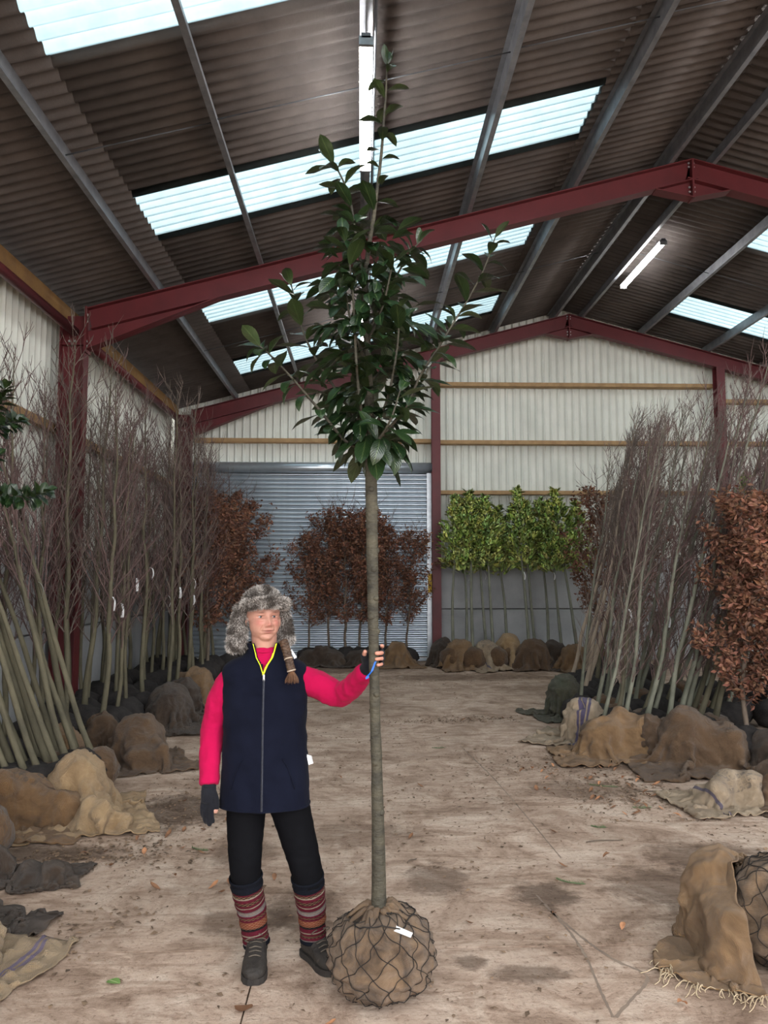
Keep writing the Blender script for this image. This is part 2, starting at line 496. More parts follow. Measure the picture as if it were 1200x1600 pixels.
# purlins
def purlin_mesh():
    mb = MB(); y0, y1 = YF, YB
    for (a, b_) in (((-0.004, 0), (0.004, 0.185)), ((0.004, 0), (0.050, 0.006)), ((-0.050, 0.179), (-0.004, 0.185)), ((0.044, 0.006), (0.050, 0.020))):
        mb.box((a[0], y0, a[1]), (b_[0], y1, b_[1]))
    return mb.mesh('purlin', M['purlin'], False)
pl = purlin_mesh()
for i, x in enumerate((-2.56, -1.29, 0.02, 1.31, 2.66, 3.90)):
    for s in (0, 1):
        xx = x if not s else 2 * RX - x
        o = obj('purlin', pl, None, (xx, 0, roof_z(xx) - 0.192), scale=(1 if not s else -1, 1, 1))
        nth = ('first', 'second', 'third', 'fourth', 'fifth', 'sixth')[i]
        tag(o, 'galvanised steel roof purlin, %s up from the %s eaves' % (nth, 'far right' if s else 'left'), 'purlin', kind='structure')
for Y in (6.4, 12.2, 0.5):
    for x0, x1 in ((-2.56, -1.29), (-1.29, 0.02), (0.02, 1.31), (1.31, 2.66), (2.66, 3.9), (4.5, 5.74), (5.74, 7.09), (7.09, 8.38)):
        mb = MB().tube([(x0, Y, roof_z(x0) - .1), (x1, Y + .03, roof_z(x1) - .1)], 0.006, 5)
        tag(mb.build('sag_rod', M['galv_dark']), 'thin steel sag rod tying two roof purlins together', 'steel rod', 'sag rods between the purlins', 'structure')
for s, side in ((0, 'left'), (1, 'right')):
    f = (lambda x: x) if not s else (lambda x: 2 * RX - x)
    xs = sorted((f(-3.72), f(-3.64)))
    tag(MB().box((xs[0], YF, 4.79), (xs[1], 15.1, 5.01)).build('eaves_timber', M['timber_dark'], None, False), 'long brown timber eaves beam along the top of the %s wall' % side, 'beam', kind='structure')
    for ya, yb in ((-1.2, 3.42), (3.58, 9.28), (9.44, 15.14)):
        tag(MB().tube([(f(-3.52), ya, 4.66), (f(-3.52), yb, 4.66)], 0.057, 14).build('eaves_tie_tube', M['steel_red'], None), 'round red steel tie tube under the %s eaves %s' % (side, 'beyond the middle frame' if ya > 9 else ('before the middle frame' if ya > 3 else 'behind the photographer')), 'tube', kind='structure')
    for z in (3.49,):
        for ya, yb in ((-1.2, 3.5), (3.5, 9.42), (9.44, 15.2)):
            xs = sorted((f(-3.83), f(-3.75)))
            tag(MB().box((xs[0], ya, z - .05), (xs[1], yb, z + .05)).build('side_rail', M['timber'], None, False), 'pale timber cladding rail on the %s wall %s' % (side, 'beyond the middle frame' if ya > 9 else ('before the middle frame' if ya > 3 else 'behind the photographer')), 'rail', kind='structure')
for (x0, x1, z, lab) in ((1.47, 7.25, 5.60, 'highest timber rail across the gable wall'), (1.47, 7.25, 4.40, 'middle timber rail across the gable wall'), (1.55, 7.25, 3.37, 'low timber rail on the gable wall behind the laurels'),
                         (-3.4, 1.40, 4.42, 'timber rail on the gable above the roller shutter'), (7.35, 11.8, 5.28, 'short upper timber rail right of the gable post'), (7.35, 11.8, 4.40, 'lower timber rail right of the gable post')):
    tag(MB().box((x0, 15.40, z - .045), (x1, 15.60, z + .03)).build('gable_rail', M['timber'], None, False), lab, 'rail', kind='structure')

# roller shutter
rs = tag(empty('door_1', (-1.1, 15.40, 0)), 'galvanised steel roller shutter door closed in the back wall', 'roller shutter', kind='structure')
prof = [(.014, 0), (-.008, .008), (-.022, .022), (-.028, .040), (-.024, .056), (-.010, .070), (.014, .076), (.014, .086)]
SW = 2.45
Vs = [(x, y, z) for x in (-SW, SW) for y, z in prof]
np_ = len(prof)
slat_me = make_mesh('slat', Vs, [(i, np_ + i, np_ + i + 1, i + 1) for i in range(np_ - 1)], M['shutter'])
for k in range(44): obj('slat', slat_me, rs, (0, 0.03, 0.06 + k * 0.086))
MB().box((-SW, -0.02, 0.0), (SW, 0.04, 0.06)).build('bottom_bar', M['shutter'], rs, False)
MB().tube([(-SW - .1, -0.02, 3.85), (SW + .05, -0.02, 3.85)], 0.11, 24).build('roller_barrel', M['shutter'], rs)
for s in (-1, 1):
    mb = MB().box((s * SW - .055, -.05, 0), (s * SW + .055, -.035, 3.8)).box((s * SW + s * .05 - .006, -.05, 0), (s * SW + s * .05 + .006, .06, 3.8))
    mb.build('guide_rail', M['galv'], rs, False)
    MB().box((s * (SW + .07) - .02, -.16, 3.70), (s * (SW + .07) + .02, .08, 4.0)).build('end_bracket', M['galv_dark'], rs, False)
MB().box((SW - .04, -.058, 1.35), (SW + .04, -.051, 1.72)).build('warning_sticker', M['yellow'], rs, False)
MB().box((SW + .07, -.09, 1.0), (SW + .11, -.05, 3.7)).build('chain_guide', M['galv'], rs, False)

# strip lights
def strip_light(x, y0, y1, z, lab):
    t = tag(empty('strip_light', (x, (y0 + y1) / 2, z)), lab, 'strip light', 'ceiling strip lights')
    h = (y1 - y0) / 2
    MB().box((-.035, -h, .035), (.035, h, .075)).build('housing', M['galv_dark'], t, False)
    th = np.linspace(math.pi, 2 * math.pi, 9)
    V = [(0.052 * math.cos(a), y, 0.035 + 0.052 * math.sin(a)) for y in (-h + .03, h - .03) for a in th]
    k = len(th)
    MB().add(V, [(i, i + 1, k + i + 1, k + i) for i in range(k - 1)] + [tuple(range(k)), tuple(range(2*k - 1, k - 1, -1))]).build('diffuser', M['led'], t)
    for s in (-1, 1):
        MB().box((-.054, min(s * h, s * (h - .03)), -.02), (.054, max(s * h, s * (h - .03)), .05)).build('end_cap', M['galv'], t, False)
        MB().tube([(0, s * h * .7, .07), (0, s * h * .7, .16)], .006, 6).build('hanger', M['galv_dark'], t)
strip_light(0.02, 5.52, 7.38, 5.73, 'long glowing strip light above the tall evergreen tree')
strip_light(0.02, 11.35, 13.2, 5.73, 'far strip light mostly hidden behind the evergreen crown')
for _x, _z, _l in ((0.02, 5.73, 'lower'), (4.62, 6.78, 'ridge')):  # unseen lamps carrying on the visible rows, added as fill light
    strip_light(_x, 0.0, 1.86, _z, 'unseen strip light overhead in the %s row, above the photographer' % _l)
strip_light(4.62, 5.52, 7.38, 6.78, 'unseen strip light of the ridge row before the middle frame')  # out of view, added to the row for more light
for _y, _l in ((0.0, 'first'), (5.5, 'second'), (11.3, 'last')):  # unseen row on the right slope, added as fill light
    strip_light(8.38, _y, _y + 1.86, 5.73, _l + ' unseen strip light of the far right row over the stock')
strip_light(4.62, 11.3, 13.15, 6.78, 'glowing strip light near the ridge beyond the middle frame')
tag(MB().tube([(0.09, YF, 5.83), (0.09, 15.2, 5.83)], .012, 6).build('conduit', M['galv_dark']), 'thin grey conduit running along the lit purlin', 'conduit', kind='structure')

# ------------------------------------------------------------------ plant materials
M['bark_olive'] = mat('olive_green_bark', (0.150, 0.132, 0.082), (0.070, 0.063, 0.042), 10, 0.8, 0.5, 70, stretch=(1, 1, .35))
M['bark_grey'] = mat('grey_green_bark', (0.205, 0.205, 0.155), (0.105, 0.110, 0.082), 10, 0.8, 0.5, 70, stretch=(1, 1, .35))
M['bark_pale'] = mat('pale_tan_bark', (0.43, 0.35, 0.27), (0.30, 0.235, 0.175), 9, 0.8, 0.4, 70, stretch=(1, 1, .35))
M['bark_brown'] = mat('brown_bark', (0.17, 0.125, 0.09), (0.085, 0.066, 0.052), 10, 0.85, 0.5, 70, stretch=(1, 1, .35))
M['twig_purple'] = mat('purple_brown_twigs', (0.175, 0.110, 0.100), (0.070, 0.044, 0.042), 4, 0.7, 0)
M['twig_grey'] = mat('grey_brown_twigs', (0.225, 0.175, 0.145), (0.100, 0.076, 0.064), 4, 0.7, 0)
M['leaf_brown'] = mat('dry_beech_leaves', (0.225, 0.100, 0.058), (0.125, 0.056, 0.034), 3, 0.7, 0, tint=True)
M['leaf_laurel'] = mat('laurel_leaves', (0.52, 0.64, 0.21), (0.25, 0.37, 0.105), 3, 0.40, 0, tint=True)

# large glossy evergreen leaf: dark above, a little paler below, pale midrib along the blade
def leaf_mat(name, top, under, rib, rough=0.28):
    m, nt, b = new_mat(name)
    uvn = nt.nodes.new('ShaderNodeUVMap'); uvn.uv_map = 'UVMap'
    sep = nt.nodes.new('ShaderNodeSeparateXYZ'); nt.links.new(uvn.outputs[0], sep.inputs[0])
    a = nt.nodes.new('ShaderNodeMath'); a.operation = 'SUBTRACT'; nt.links.new(sep.outputs['Y'], a.inputs[0]); a.inputs[1].default_value = 0.5
    ab = nt.nodes.new('ShaderNodeMath'); ab.operation = 'ABSOLUTE'; nt.links.new(a.outputs[0], ab.inputs[0])
    ribf = ramp(nt, ab.outputs[0], [(0.02, (1, 1, 1)), (0.055, (0, 0, 0))])
    # side veins: stripes slanting off the midrib
    vv = nt.nodes.new('ShaderNodeMath'); vv.operation = 'MULTIPLY_ADD'; nt.links.new(ab.outputs[0], vv.inputs[0]); vv.inputs[1].default_value = -0.7; nt.links.new(sep.outputs['X'], vv.inputs[2])
    sn = nt.nodes.new('ShaderNodeMath'); sn.operation = 'MULTIPLY'; nt.links.new(vv.outputs[0], sn.inputs[0]); sn.inputs[1].default_value = 58.0
    s2 = nt.nodes.new('ShaderNodeMath'); s2.operation = 'SINE'; nt.links.new(sn.outputs[0], s2.inputs[0])
    oi = nt.nodes.new('ShaderNodeObjectInfo')
    geo = nt.nodes.new('ShaderNodeNewGeometry')
    c = mixc(nt, geo.outputs['Backfacing'], top, under)
    var = ramp(nt, oi.outputs['Random'], [(0.0, (0.65, 0.75, 0.7)), (1.0, (1.35, 1.2, 1.1))])
    c = mixc(nt, 1.0, c, var, 'MULTIPLY')
    c = mixc(nt, ribf, c, rib)
    nt.links.new(c, b.inputs['Base Color'])
    b.inputs['Roughness'].default_value = rough
    b.inputs['Specular IOR Level'].default_value = 0.6
    bump(nt, b, s2.outputs[0], 0.25, 0.0015)
    return m
M['leaf_green'] = leaf_mat('glossy_evergreen_leaf', (0.012, 0.030, 0.010), (0.026, 0.046, 0.016), (0.055, 0.085, 0.03))
M['leaf_fallen_green'] = leaf_mat('fallen_green_leaf', (0.22, 0.36, 0.10), (0.26, 0.38, 0.14), (0.50, 0.58, 0.30), 0.45)

def leaf_grid(length, width, curl, fold, nx=8, shape=(0.9, 1.35)):
    """blade along +x, 5 vertices across, lifted towards the edges and curling down to the tip"""
    V, UV, F = [], [], []
    vy = (-1, -.5, 0, .5, 1)
    for i in range(nx + 1):
        t = i / nx
        w = width * 0.5 * (math.sin(math.pi * min(1, t ** shape[0])) ** 0.75) * (0.55 + 0.45 * t * shape[1]) if 0 < t < 1 else 0.0008
        a = curl * t
        x = length * (math.sin(a) / a * t if abs(a) > 1e-4 else t)
        z = -length * ((1 - math.cos(a)) / max(abs(a), 1e-4) * t) * (1 if curl > 0 else -1)
        for q in vy:
            V.append((x, q * w, z + fold * abs(q) * w + 0.10 * w * math.sin(9 * t + 2 * q)))
            UV.append((t, q * .5 + .5))
    for i in range(nx):
        for j in range(4):
            F.append((i*5 + j, (i+1)*5 + j, (i+1)*5 + j + 1, i*5 + j + 1))
    return np.array(V), F, np.array(UV)

def orient(d, up):
    """rotation taking +x to d and +z near up"""
    d = Vector(d).normalized()
    y = Vector(up).cross(d)
    if y.length < 1e-3: y = Vector((0, 1, 0)).cross(d)
    y.normalize()
    z = d.cross(y)
    return Matrix((d, y, z)).transposed()

# ------------------------------------------------------------------ bare whips: trunk + twigs
def grow_whip(seed, h=4.0, r0=0.030, n_br=34, start=0.34, spread=0.42, blen=0.9, sub=5, trunk_n=8, wig=0.03, fork=False):
    R = random.Random(seed)
    k = 12
    P = [np.array([0, 0, 0.0])]
    dx, dy = 0.0, 0.0
    for i in range(1, k):
        dx += R.uniform(-wig, wig); dy += R.uniform(-wig, wig)
        P.append(np.array([dx, dy, h * i / (k - 1)]))
    P = spline(P, 26)
    tt = np.linspace(0, 1, 26)
    rad = r0 * (1 - tt) ** 0.75 * 0.92 + r0 * 0.06
    rad *= 1 + 0.05 * np.array([R.uniform(-1, 1) for _ in tt])
    rad[0] *= 1.25
    trunk = MB().tube(P, rad, trunk_n)
    tw = MB(); tips = []
    def at(t):
        i = min(int(t * 25), 24); u = t * 25 - i
        return P[i] * (1 - u) + P[i+1] * u
    for b in range(n_br):
        t = start + (0.98 - start) * (b + R.random()) / n_br
        a = b * 2.4 + R.uniform(-.6, .6)
        o = at(t)
        L = blen * (1.0 - 0.62 * (t - start) / (1 - start)) * R.uniform(0.55, 1.15) * min(1, .35 + t * 1.6)
        sp = spread * R.uniform(.6, 1.3)
        d = np.array([math.cos(a) * math.sin(sp), math.sin(a) * math.sin(sp), math.cos(sp)])
        pts = [o]
        for q in range(4):
            d = d + np.array([R.uniform(-.13, .13), R.uniform(-.13, .13), R.uniform(.0, .16)])
            d /= np.linalg.norm(d)
            pts.append(pts[-1] + d * L / 4)
        rb = max(0.0040, r0 * 0.34 * (1 - t * .6))
        tw.tube(pts, np.linspace(rb, 0.0018, 5), 3, False)
        tips += pts[1:]
        for s in range(sub):
            u = R.uniform(.15, .95) * 4; i = int(u)
            o2 = pts[i] + (pts[min(i+1, 4)] - pts[i]) * (u - i)
            d2 = d * .7 + np.array([R.uniform(-1, 1), R.uniform(-1, 1), R.uniform(-.1, .9)]) * .62
            d2 /= np.linalg.norm(d2)
            L2 = L * R.uniform(.2, .5)
            mid_ = o2 + d2 * L2 * .5
            end = mid_ + (d2 + np.array([R.uniform(-.25, .25), R.uniform(-.25, .25), .28])) * L2 * .5
            tw.tube([o2, mid_, end], [0.0034, 0.0026, 0.0013], 3, False)
            tips += [mid_, end]
    return trunk, tw, P, tips

def leaf_cloud(points, n, size, seed, sd, dark=0.55):
    """n small folded leaves scattered about the points; one mesh with a tint per leaf"""
    R = np.random.RandomState(seed)
    pts = np.asarray(points)
    base = pts[R.randint(0, len(pts), n)] + R.normal(0, sd, (n, 3))
    d = R.normal(0, 1, (n, 3)); d[:, 2] *= .7; d /= np.linalg.norm(d, axis=1)[:, None]
    u = np.cross(d, R.normal(0, 1, (n, 3))); u /= np.linalg.norm(u, axis=1)[:, None]
    w = np.cross(d, u)
    L = size * R.uniform(.7, 1.25, (n, 1)); W = L * .5
    V = np.stack([base, base + d*L*.45 + u*W*.5 + w*W*.22, base + d*L*.45, base + d*L*.45 - u*W*.5 + w*W*.22, base + d*L + w*W*.1], 1)
    i = np.arange(n)[:, None] * 5
    F = np.vstack([i + [0, 2, 1], i + [0, 3, 2], i + [1, 2, 4], i + [2, 3, 4]])
    c = R.uniform(dark, 1.45, (n, 1)) * (1 + R.uniform(-.10, .10, (n, 3)))
    return V.reshape(-1, 3), F.tolist(), np.repeat(c, 5, 0)

def ball_mesh(name, r, flat, m, seed, sub=3, amp=.16):
    bm = bmesh.new(); bmesh.ops.create_icosphere(bm, subdivisions=sub, radius=1)
    for v in bm.verts:
        p = v.co.normalized()
        k = 1 + amp * n3(p.x * 1.8 + seed, p.y * 1.8, p.z * 1.8) + amp * .5 * n3(p.x * 5 + seed, p.y * 5, p.z * 5)
        v.co = Vector((p.x * r * k, p.y * r * k, max(-flat * r * .93, p.z * r * flat * k)))
        v.co.z += flat * r * .93
    for f in bm.faces: f.smooth = True
    me = bpy.data.meshes.new(name); bm.to_mesh(me); bm.free(); me.materials.append(m)
    return me

def tag_mesh(seed):
    R = random.Random(seed)
    w = 0.016; V = []; k = 7
    for i in range(k):
        t = i / (k - 1)
        x = 0.06 * math.sin(t * 2.1 + R.random() * .3); z = -0.15 * t + .03 * math.sin(t * 3)
        for s in (-1, 1): V.append((x, s * w * (0.6 + .4 * t), z))
    F = [(2*i, 2*i + 1, 2*i + 3, 2*i + 2) for i in range(k - 1)]
    return make_mesh('label_tag', V, F, M['white_tag'])
TAGS = [tag_mesh(i) for i in range(3)]
# ------------------------------------------------------------------ hessian
def hessian(name, c1, c2, stripes=None, pr=None, sc1=3.2):
    m, nt, b = new_mat(name)
    v = coords(nt, 'Object')
    uvn = nt.nodes.new('ShaderNodeUVMap'); uvn.uv_map = 'UVMap'
    f = noise_tex(nt, v, sc1, 8, .65, .6)
    c = ramp(nt, f, [(.30, c2), (.68, c1)])
    f2 = noise_tex(nt, v, 26, 6, .7)
    c = mixc(nt, .55, c, ramp(nt, f2, [(.3, (.62, .58, .54)), (.62, (1, 1, 1))]), 'MULTIPLY')
    sep = nt.nodes.new('ShaderNodeSeparateXYZ'); nt.links.new(uvn.outputs[0], sep.inputs[0])
    # the open weave: two crossing wave sets in the cloth's own coordinates
    hs = []
    for ax in ('X', 'Y'):
        q = nt.nodes.new('ShaderNodeMath'); q.operation = 'MULTIPLY'; nt.links.new(sep.outputs[ax], q.inputs[0]); q.inputs[1].default_value = 1100.0
        s = nt.nodes.new('ShaderNodeMath'); s.operation = 'SINE'; nt.links.new(q.outputs[0], s.inputs[0]); hs.append(s.outputs[0])
    wv = nt.nodes.new('ShaderNodeMath'); wv.operation = 'MULTIPLY'; nt.links.new(hs[0], wv.inputs[0]); nt.links.new(hs[1], wv.inputs[1])
    wm = ramp(nt, wv.outputs[0], [(0.0, (.80, .78, .75)), (.6, (1, 1, 1))])
    c = mixc(nt, .7, c, wm, 'MULTIPLY')
    if stripes:
        for (p, w, colr) in stripes:
            d = nt.nodes.new('ShaderNodeMath'); d.operation = 'SUBTRACT'; nt.links.new(sep.outputs['X'], d.inputs[0]); d.inputs[1].default_value = p
            ab = nt.nodes.new('ShaderNodeMath'); ab.operation = 'ABSOLUTE'; nt.links.new(d.outputs[0], ab.inputs[0])
            lt = nt.nodes.new('ShaderNodeMath'); lt.operation = 'LESS_THAN'; nt.links.new(ab.outputs[0], lt.inputs[0]); lt.inputs[1].default_value = w
            c = mixc(nt, lt.outputs[0], c, colr)
    if pr:
        (u0, u1, v0, v1, sc, colr) = pr
        br = nt.nodes.new('ShaderNodeTexBrick'); br.offset = 0.37
        br.inputs['Color1'].default_value = (1, 1, 1, 1); br.inputs['Color2'].default_value = (.15, .15, .15, 1); br.inputs['Mortar'].default_value = (0, 0, 0, 1)
        br.inputs['Scale'].default_value = sc; br.inputs['Mortar Size'].default_value = .035; br.inputs['Brick Width'].default_value = .42; br.inputs['Row Height'].default_value = .5
        nt.links.new(uvn.outputs[0], br.inputs['Vector'])
        ink = br.outputs['Color']
        fac = None
        for ax, lo, hi in (('X', u0, u1), ('Y', v0, v1)):
            for op, val in (('GREATER_THAN', lo), ('LESS_THAN', hi)):
                g = nt.nodes.new('ShaderNodeMath'); g.operation = op; nt.links.new(sep.outputs[ax], g.inputs[0]); g.inputs[1].default_value = val
                if fac is None: fac = g.outputs[0]
                else:
                    mu = nt.nodes.new('ShaderNodeMath'); mu.operation = 'MULTIPLY'; nt.links.new(fac, mu.inputs[0]); nt.links.new(g.outputs[0], mu.inputs[1]); fac = mu.outputs[0]
        wear = ramp(nt, noise_tex(nt, v, 30, 5, .7), [(.42, 0.0), (.58, .8)])
        for k in (ink, wear):
            mu = nt.nodes.new('ShaderNodeMath'); mu.operation = 'MULTIPLY'; nt.links.new(fac, mu.inputs[0]); nt.links.new(k, mu.inputs[1]); fac = mu.outputs[0]
        c = mixc(nt, fac, c, colr)
    nt.links.new(c, b.inputs['Base Color'])
    b.inputs['Roughness'].default_value = .95; b.inputs['Specular IOR Level'].default_value = .15
    b.inputs['Sheen Weight'].default_value = .15
    ad = nt.nodes.new('ShaderNodeMath'); ad.operation = 'MULTIPLY_ADD'; nt.links.new(wv.outputs[0], ad.inputs[0]); ad.inputs[1].default_value = .25; nt.links.new(f2, ad.inputs[2])
    cr = nt.nodes.new('ShaderNodeMath'); cr.operation = 'SUBTRACT'; nt.links.new(noise_tex(nt, v, 7.5, 3, .55, 1.4), cr.inputs[0]); cr.inputs[1].default_value = .5
    ca = nt.nodes.new('ShaderNodeMath'); ca.operation = 'ABSOLUTE'; nt.links.new(cr.outputs[0], ca.inputs[0])
    cm = nt.nodes.new('ShaderNodeMath'); cm.operation = 'MULTIPLY_ADD'; nt.links.new(ca.outputs[0], cm.inputs[0]); cm.inputs[1].default_value = -5.0; nt.links.new(ad.outputs[0], cm.inputs[2])
    bump(nt, b, cm.outputs[0], .75, .010)
    return m
M['hess_tan'] = hessian('tan_hessian', (.33, .205, .105), (.160, .094, .047))
M['hess_brown'] = hessian('brown_hessian', (.175, .108, .062), (.080, .048, .028))
M['hess_dark'] = hessian('dark_hessian', (.088, .060, .041), (.040, .027, .020))
M['hess_green'] = hessian('mossy_hessian', (.105, .090, .062), (.052, .062, .038))
M['hess_pale'] = hessian('pale_hessian', (.50, .355, .205), (.27, .170, .085))
M['hess_cream'] = hessian('cream_hessian_with_purple_stripes', (.50, .40, .29), (.31, .235, .160), stripes=[(.62, .010, (.085, .070, .125)), (.66, .016, (.085, .070, .125)), (.70, .010, (.085, .070, .125))])
M['hess_print'] = hessian('printed_hessian', (.26, .150, .070), (.125, .070, .034), pr=(.30, .72, .55, .85, 9, (.05, .042, .036)))
M['hess_cprint'] = hessian('cream_printed_hessian', (.48, .375, .26), (.29, .215, .145), stripes=[(.30, .012, (.10, .08, .11))], pr=(.40, .72, .35, .75, 10, (.05, .045, .05)))
M['hess_lstripe'] = hessian('buff_hessian_with_purple_stripe', (.42, .31, .19), (.24, .17, .10), stripes=[(.80, .012, (.13, .095, .16)), (.84, .012, (.13, .095, .16))])
M['hess_ball'] = hessian('root_ball_hessian', (.30, .195, .115), (.060, .038, .024), sc1=9)
M['twine'] = mat('dark_net_twine', (.022, .017, .014), (.012, .010, .009), 10, .9, 0)
M['fringe'] = mat('frayed_jute', (.50, .40, .27), (.36, .27, .17), 10, .95, 0)

HESS_BALLS = [ball_mesh('root_ball', 0.27, .8, M['hess_brown'], 7 * i + 3, 3, .18) for i in range(3)]
HESS_SMALL = [ball_mesh('root_ball', 0.20, .8, M['hess_brown'], 7 * i + 3, 3, .22) for i in range(3)]
SOIL_BALLS = [ball_mesh('root_ball', 0.21, .82, M['soil'], 11 * i, 3, .2) for i in range(3)]

def place_tree(name, kind, loc, rz, lean, scale, label, cat, group=None, tag_at=None):
    """kind: list of (part name, mesh); lean = (dx, dy) drift per metre of height applied as a tilt; the root ball stays level"""
    t = tag(empty(name, loc, rz=0), label, cat, group)
    ax = Vector((-lean[1], lean[0], 0)); ang = math.atan(math.hypot(*lean))
    q = (Quaternion(ax.normalized(), ang) if ang > 1e-4 else Quaternion()) @ Quaternion((0, 0, 1), rz)
    for nm, me in kind:
        o = obj(nm, me, t)
        if nm == 'root_ball':
            o.rotation_euler = (0, 0, rz * 1.7); o.scale = (1, 1, 1)
        else:
            o.rotation_mode = 'QUATERNION'; o.rotation_quaternion = q
            o.scale = (scale, scale, scale); o.location = (0, 0, 0.24)
        if nm in ('twigs', 'leaves', 'crown_leaves'): o['kind'] = 'stuff'
    if tag_at is not None:
        p = q @ Vector((0.03, -0.03, tag_at)) + Vector((0, 0, 0.24))
        o = obj('label_tag', TAGS[int(tag_at * 100) % 3], t, p, (0, 0, rnd.uniform(-1.2, 1.2)))
    return t

WHIPS = []
for i in range(6):
    trunk, tw, P, tips = grow_whip(100 + i, h=3.35 + .12 * (i % 3), r0=0.026 + .003 * (i % 2), n_br=40, start=0.20, spread=0.60, blen=.95, sub=6)
    WHIPS.append((trunk.mesh('trunk', M['bark_olive']), tw.mesh('twigs', M['twig_grey'] if i % 3 == 2 else M['twig_purple'])))
LEANERS = []
for i in range(5):
    trunk, tw, P, tips = grow_whip(200 + i, h=4.0 + .1 * (i % 3), r0=0.029 + .004 * (i % 2), n_br=52, start=0.10, spread=0.52, blen=.85, sub=6)
    LEANERS.append((trunk.mesh('trunk', M['bark_grey'] if i != 3 else M['bark_olive']), tw.mesh('twigs', M['twig_purple'] if i % 2 else M['twig_grey'])))
PALES = []
for i in range(3):
    trunk, tw, P, tips = grow_whip(300 + i, h=3.6, r0=0.030, n_br=40, start=0.35, spread=0.32, blen=.95, sub=6)
    PALES.append((trunk.mesh('trunk', M['bark_pale']), tw.mesh('twigs', M['twig_grey'])))
STOUT = []
for i in range(4):
    trunk, tw, P, tips = grow_whip(400 + i, h=3.7, r0=0.026 + .004 * (i % 2), n_br=34, start=0.36, spread=0.4, blen=.8, sub=6, wig=.022)
    STOUT.append((trunk.mesh('trunk', M['bark_olive']), tw.mesh('twigs', M['twig_purple'])))

# upright whips along the left wall
R = random.Random(31)
ORD = ('first', 'second', 'third', 'fourth', 'fifth', 'sixth', 'seventh', 'eighth', 'ninth', 'tenth', 'eleventh', 'twelfth', 'thirteenth')
c = 0
for row in range(13):
    Y = 7.35 + row * 0.50
    for colx in (-3.36, -2.95, -2.52):
        if row == 0 and colx > -2.6: continue
        x = colx + R.uniform(-.13, .13); y = Y + R.uniform(-.16, .16)
        k = R.randrange(6)
        front = colx > -2.6
        place_tree('bare_whip_tree', [('trunk', WHIPS[k][0]), ('twigs', WHIPS[k][1]), ('root_ball', SOIL_BALLS[k % 3])], (x, y, 0), R.uniform(0, 6.28), (R.uniform(-.05, .03), R.uniform(-.04, .05)), R.uniform(.90, 1.10),
                   ('bare sapling in the aisle-side row by the left wall, %s counting from the camera' % ORD[row - 1] if front else 'bare purple-twigged sapling deep in the crowd along the left wall'),
                   'sapling', 'bare saplings along the left wall, ' + ('front row' if front else 'rear rows'), R.uniform(1.15, 1.6) if front or R.random() < .2 else None)
        c += 1
for (x, y) in ((-3.40, 6.95), (-3.05, 6.75), (-3.45, 6.4), (-3.15, 6.2), (-3.42, 5.8)):
    k = R.randrange(6)
    place_tree('bare_whip_tree', [('trunk', WHIPS[k][0]), ('twigs', WHIPS[k][1]), ('root_ball', SOIL_BALLS[k % 3])], (x, y, 0), R.uniform(0, 6.28), (R.uniform(-.04, .0), R.uniform(-.04, .05)), R.uniform(.92, 1.05),
               'bare sapling behind the leaning trunks at the left edge', 'sapling', 'bare saplings behind the leaning trunks')

# stout trunks leaning towards the left wall
for i, (x, y, lx, ly) in enumerate(((-2.16, 6.38, -.40, .06), (-2.24, 6.26, -.42, .10), (-2.22, 5.86, -.40, .04), (-2.32, 5.95, -.44, .08), (-2.32, 5.76, -.40, .03), (-2.46, 5.88, -.46, .05),
                                    (-2.40, 5.72, -.36, .05), (-2.54, 5.85, -.42, .08), (-2.60, 5.66, -.34, .0), (-2.46, 6.10, -.38, .10), (-2.62, 5.9, -.33, .05), (-2.26, 6.12, -.36, .07), (-2.40, 6.30, -.41, .09), (-2.70, 5.74, -.30, .04), (-2.50, 5.68, -.39, .02), (-2.30, 6.42, -.34, .12))):
    k = i % 4
    place_tree('leaning_tree', [('trunk', STOUT[k][0]), ('twigs', STOUT[k][1]), ('root_ball', (SOIL_BALLS if i % 3 else HESS_SMALL)[k % 3])], (x, y, 0), i * 1.7, (lx, ly), 1.0 - .03 * (i % 3),
               'stout olive trunk leaning back to the left wall, ' + ('front one rising from the pale sack' if i == 0 else 'in the bundle above the printed sack'), 'tree', 'stout trees leaning on the left wall', 1.5 if i in (0, 3) else None)

# leaning stock on the right
R = random.Random(77)
rc_ = 0
for row, (Y, xs) in enumerate(((7.66, (2.40, 2.57, 2.75, 2.92, 3.10, 3.28, 3.46)), (7.95, (2.48, 2.66, 2.86, 3.05, 3.25, 3.44, 3.62)), (8.45, (2.48, 2.76, 3.04, 3.34, 3.62, 3.9)), (8.95, (2.46, 2.82, 3.14, 3.5, 3.84, 4.2)), (9.6, (3.0, 3.4, 3.8, 4.2, 4.6)), (10.3, (3.2, 3.7, 4.2, 4.7, 5.2)))):
    for xs_i, x in enumerate(xs):
        k = R.randrange(5); y = Y + R.uniform(-.15, .15); x += R.uniform(-.08, .08)
        lx = R.uniform(.17, .28) + max(0, x - 2.7) * .11
        hs = min(1.05, .74 + max(0, x - 2.4) * .17)
        first = row == 0
        place_tree('leaning_sapling', [('trunk', LEANERS[k][0]), ('twigs', LEANERS[k][1]), ('root_ball', (SOIL_BALLS if rc_ % 3 else HESS_SMALL)[k % 3])], (x, y, 0), R.uniform(0, 6.28), (lx, R.uniform(-.03, .08)), hs * R.uniform(.92, 1.06),
                   ('grey-green trunk leaning right in the front row of the right-hand stock, %s from the aisle' % ORD[xs_i] if first else 'grey-green sapling leaning right, behind the front row of the right-hand stock'), 'sapling', 'leaning saplings in the right-hand stock, ' + ('front row' if first else 'rear rows'), R.uniform(1.0, 1.5) if row < 3 and R.random() < .6 else None)
        rc_ += 1
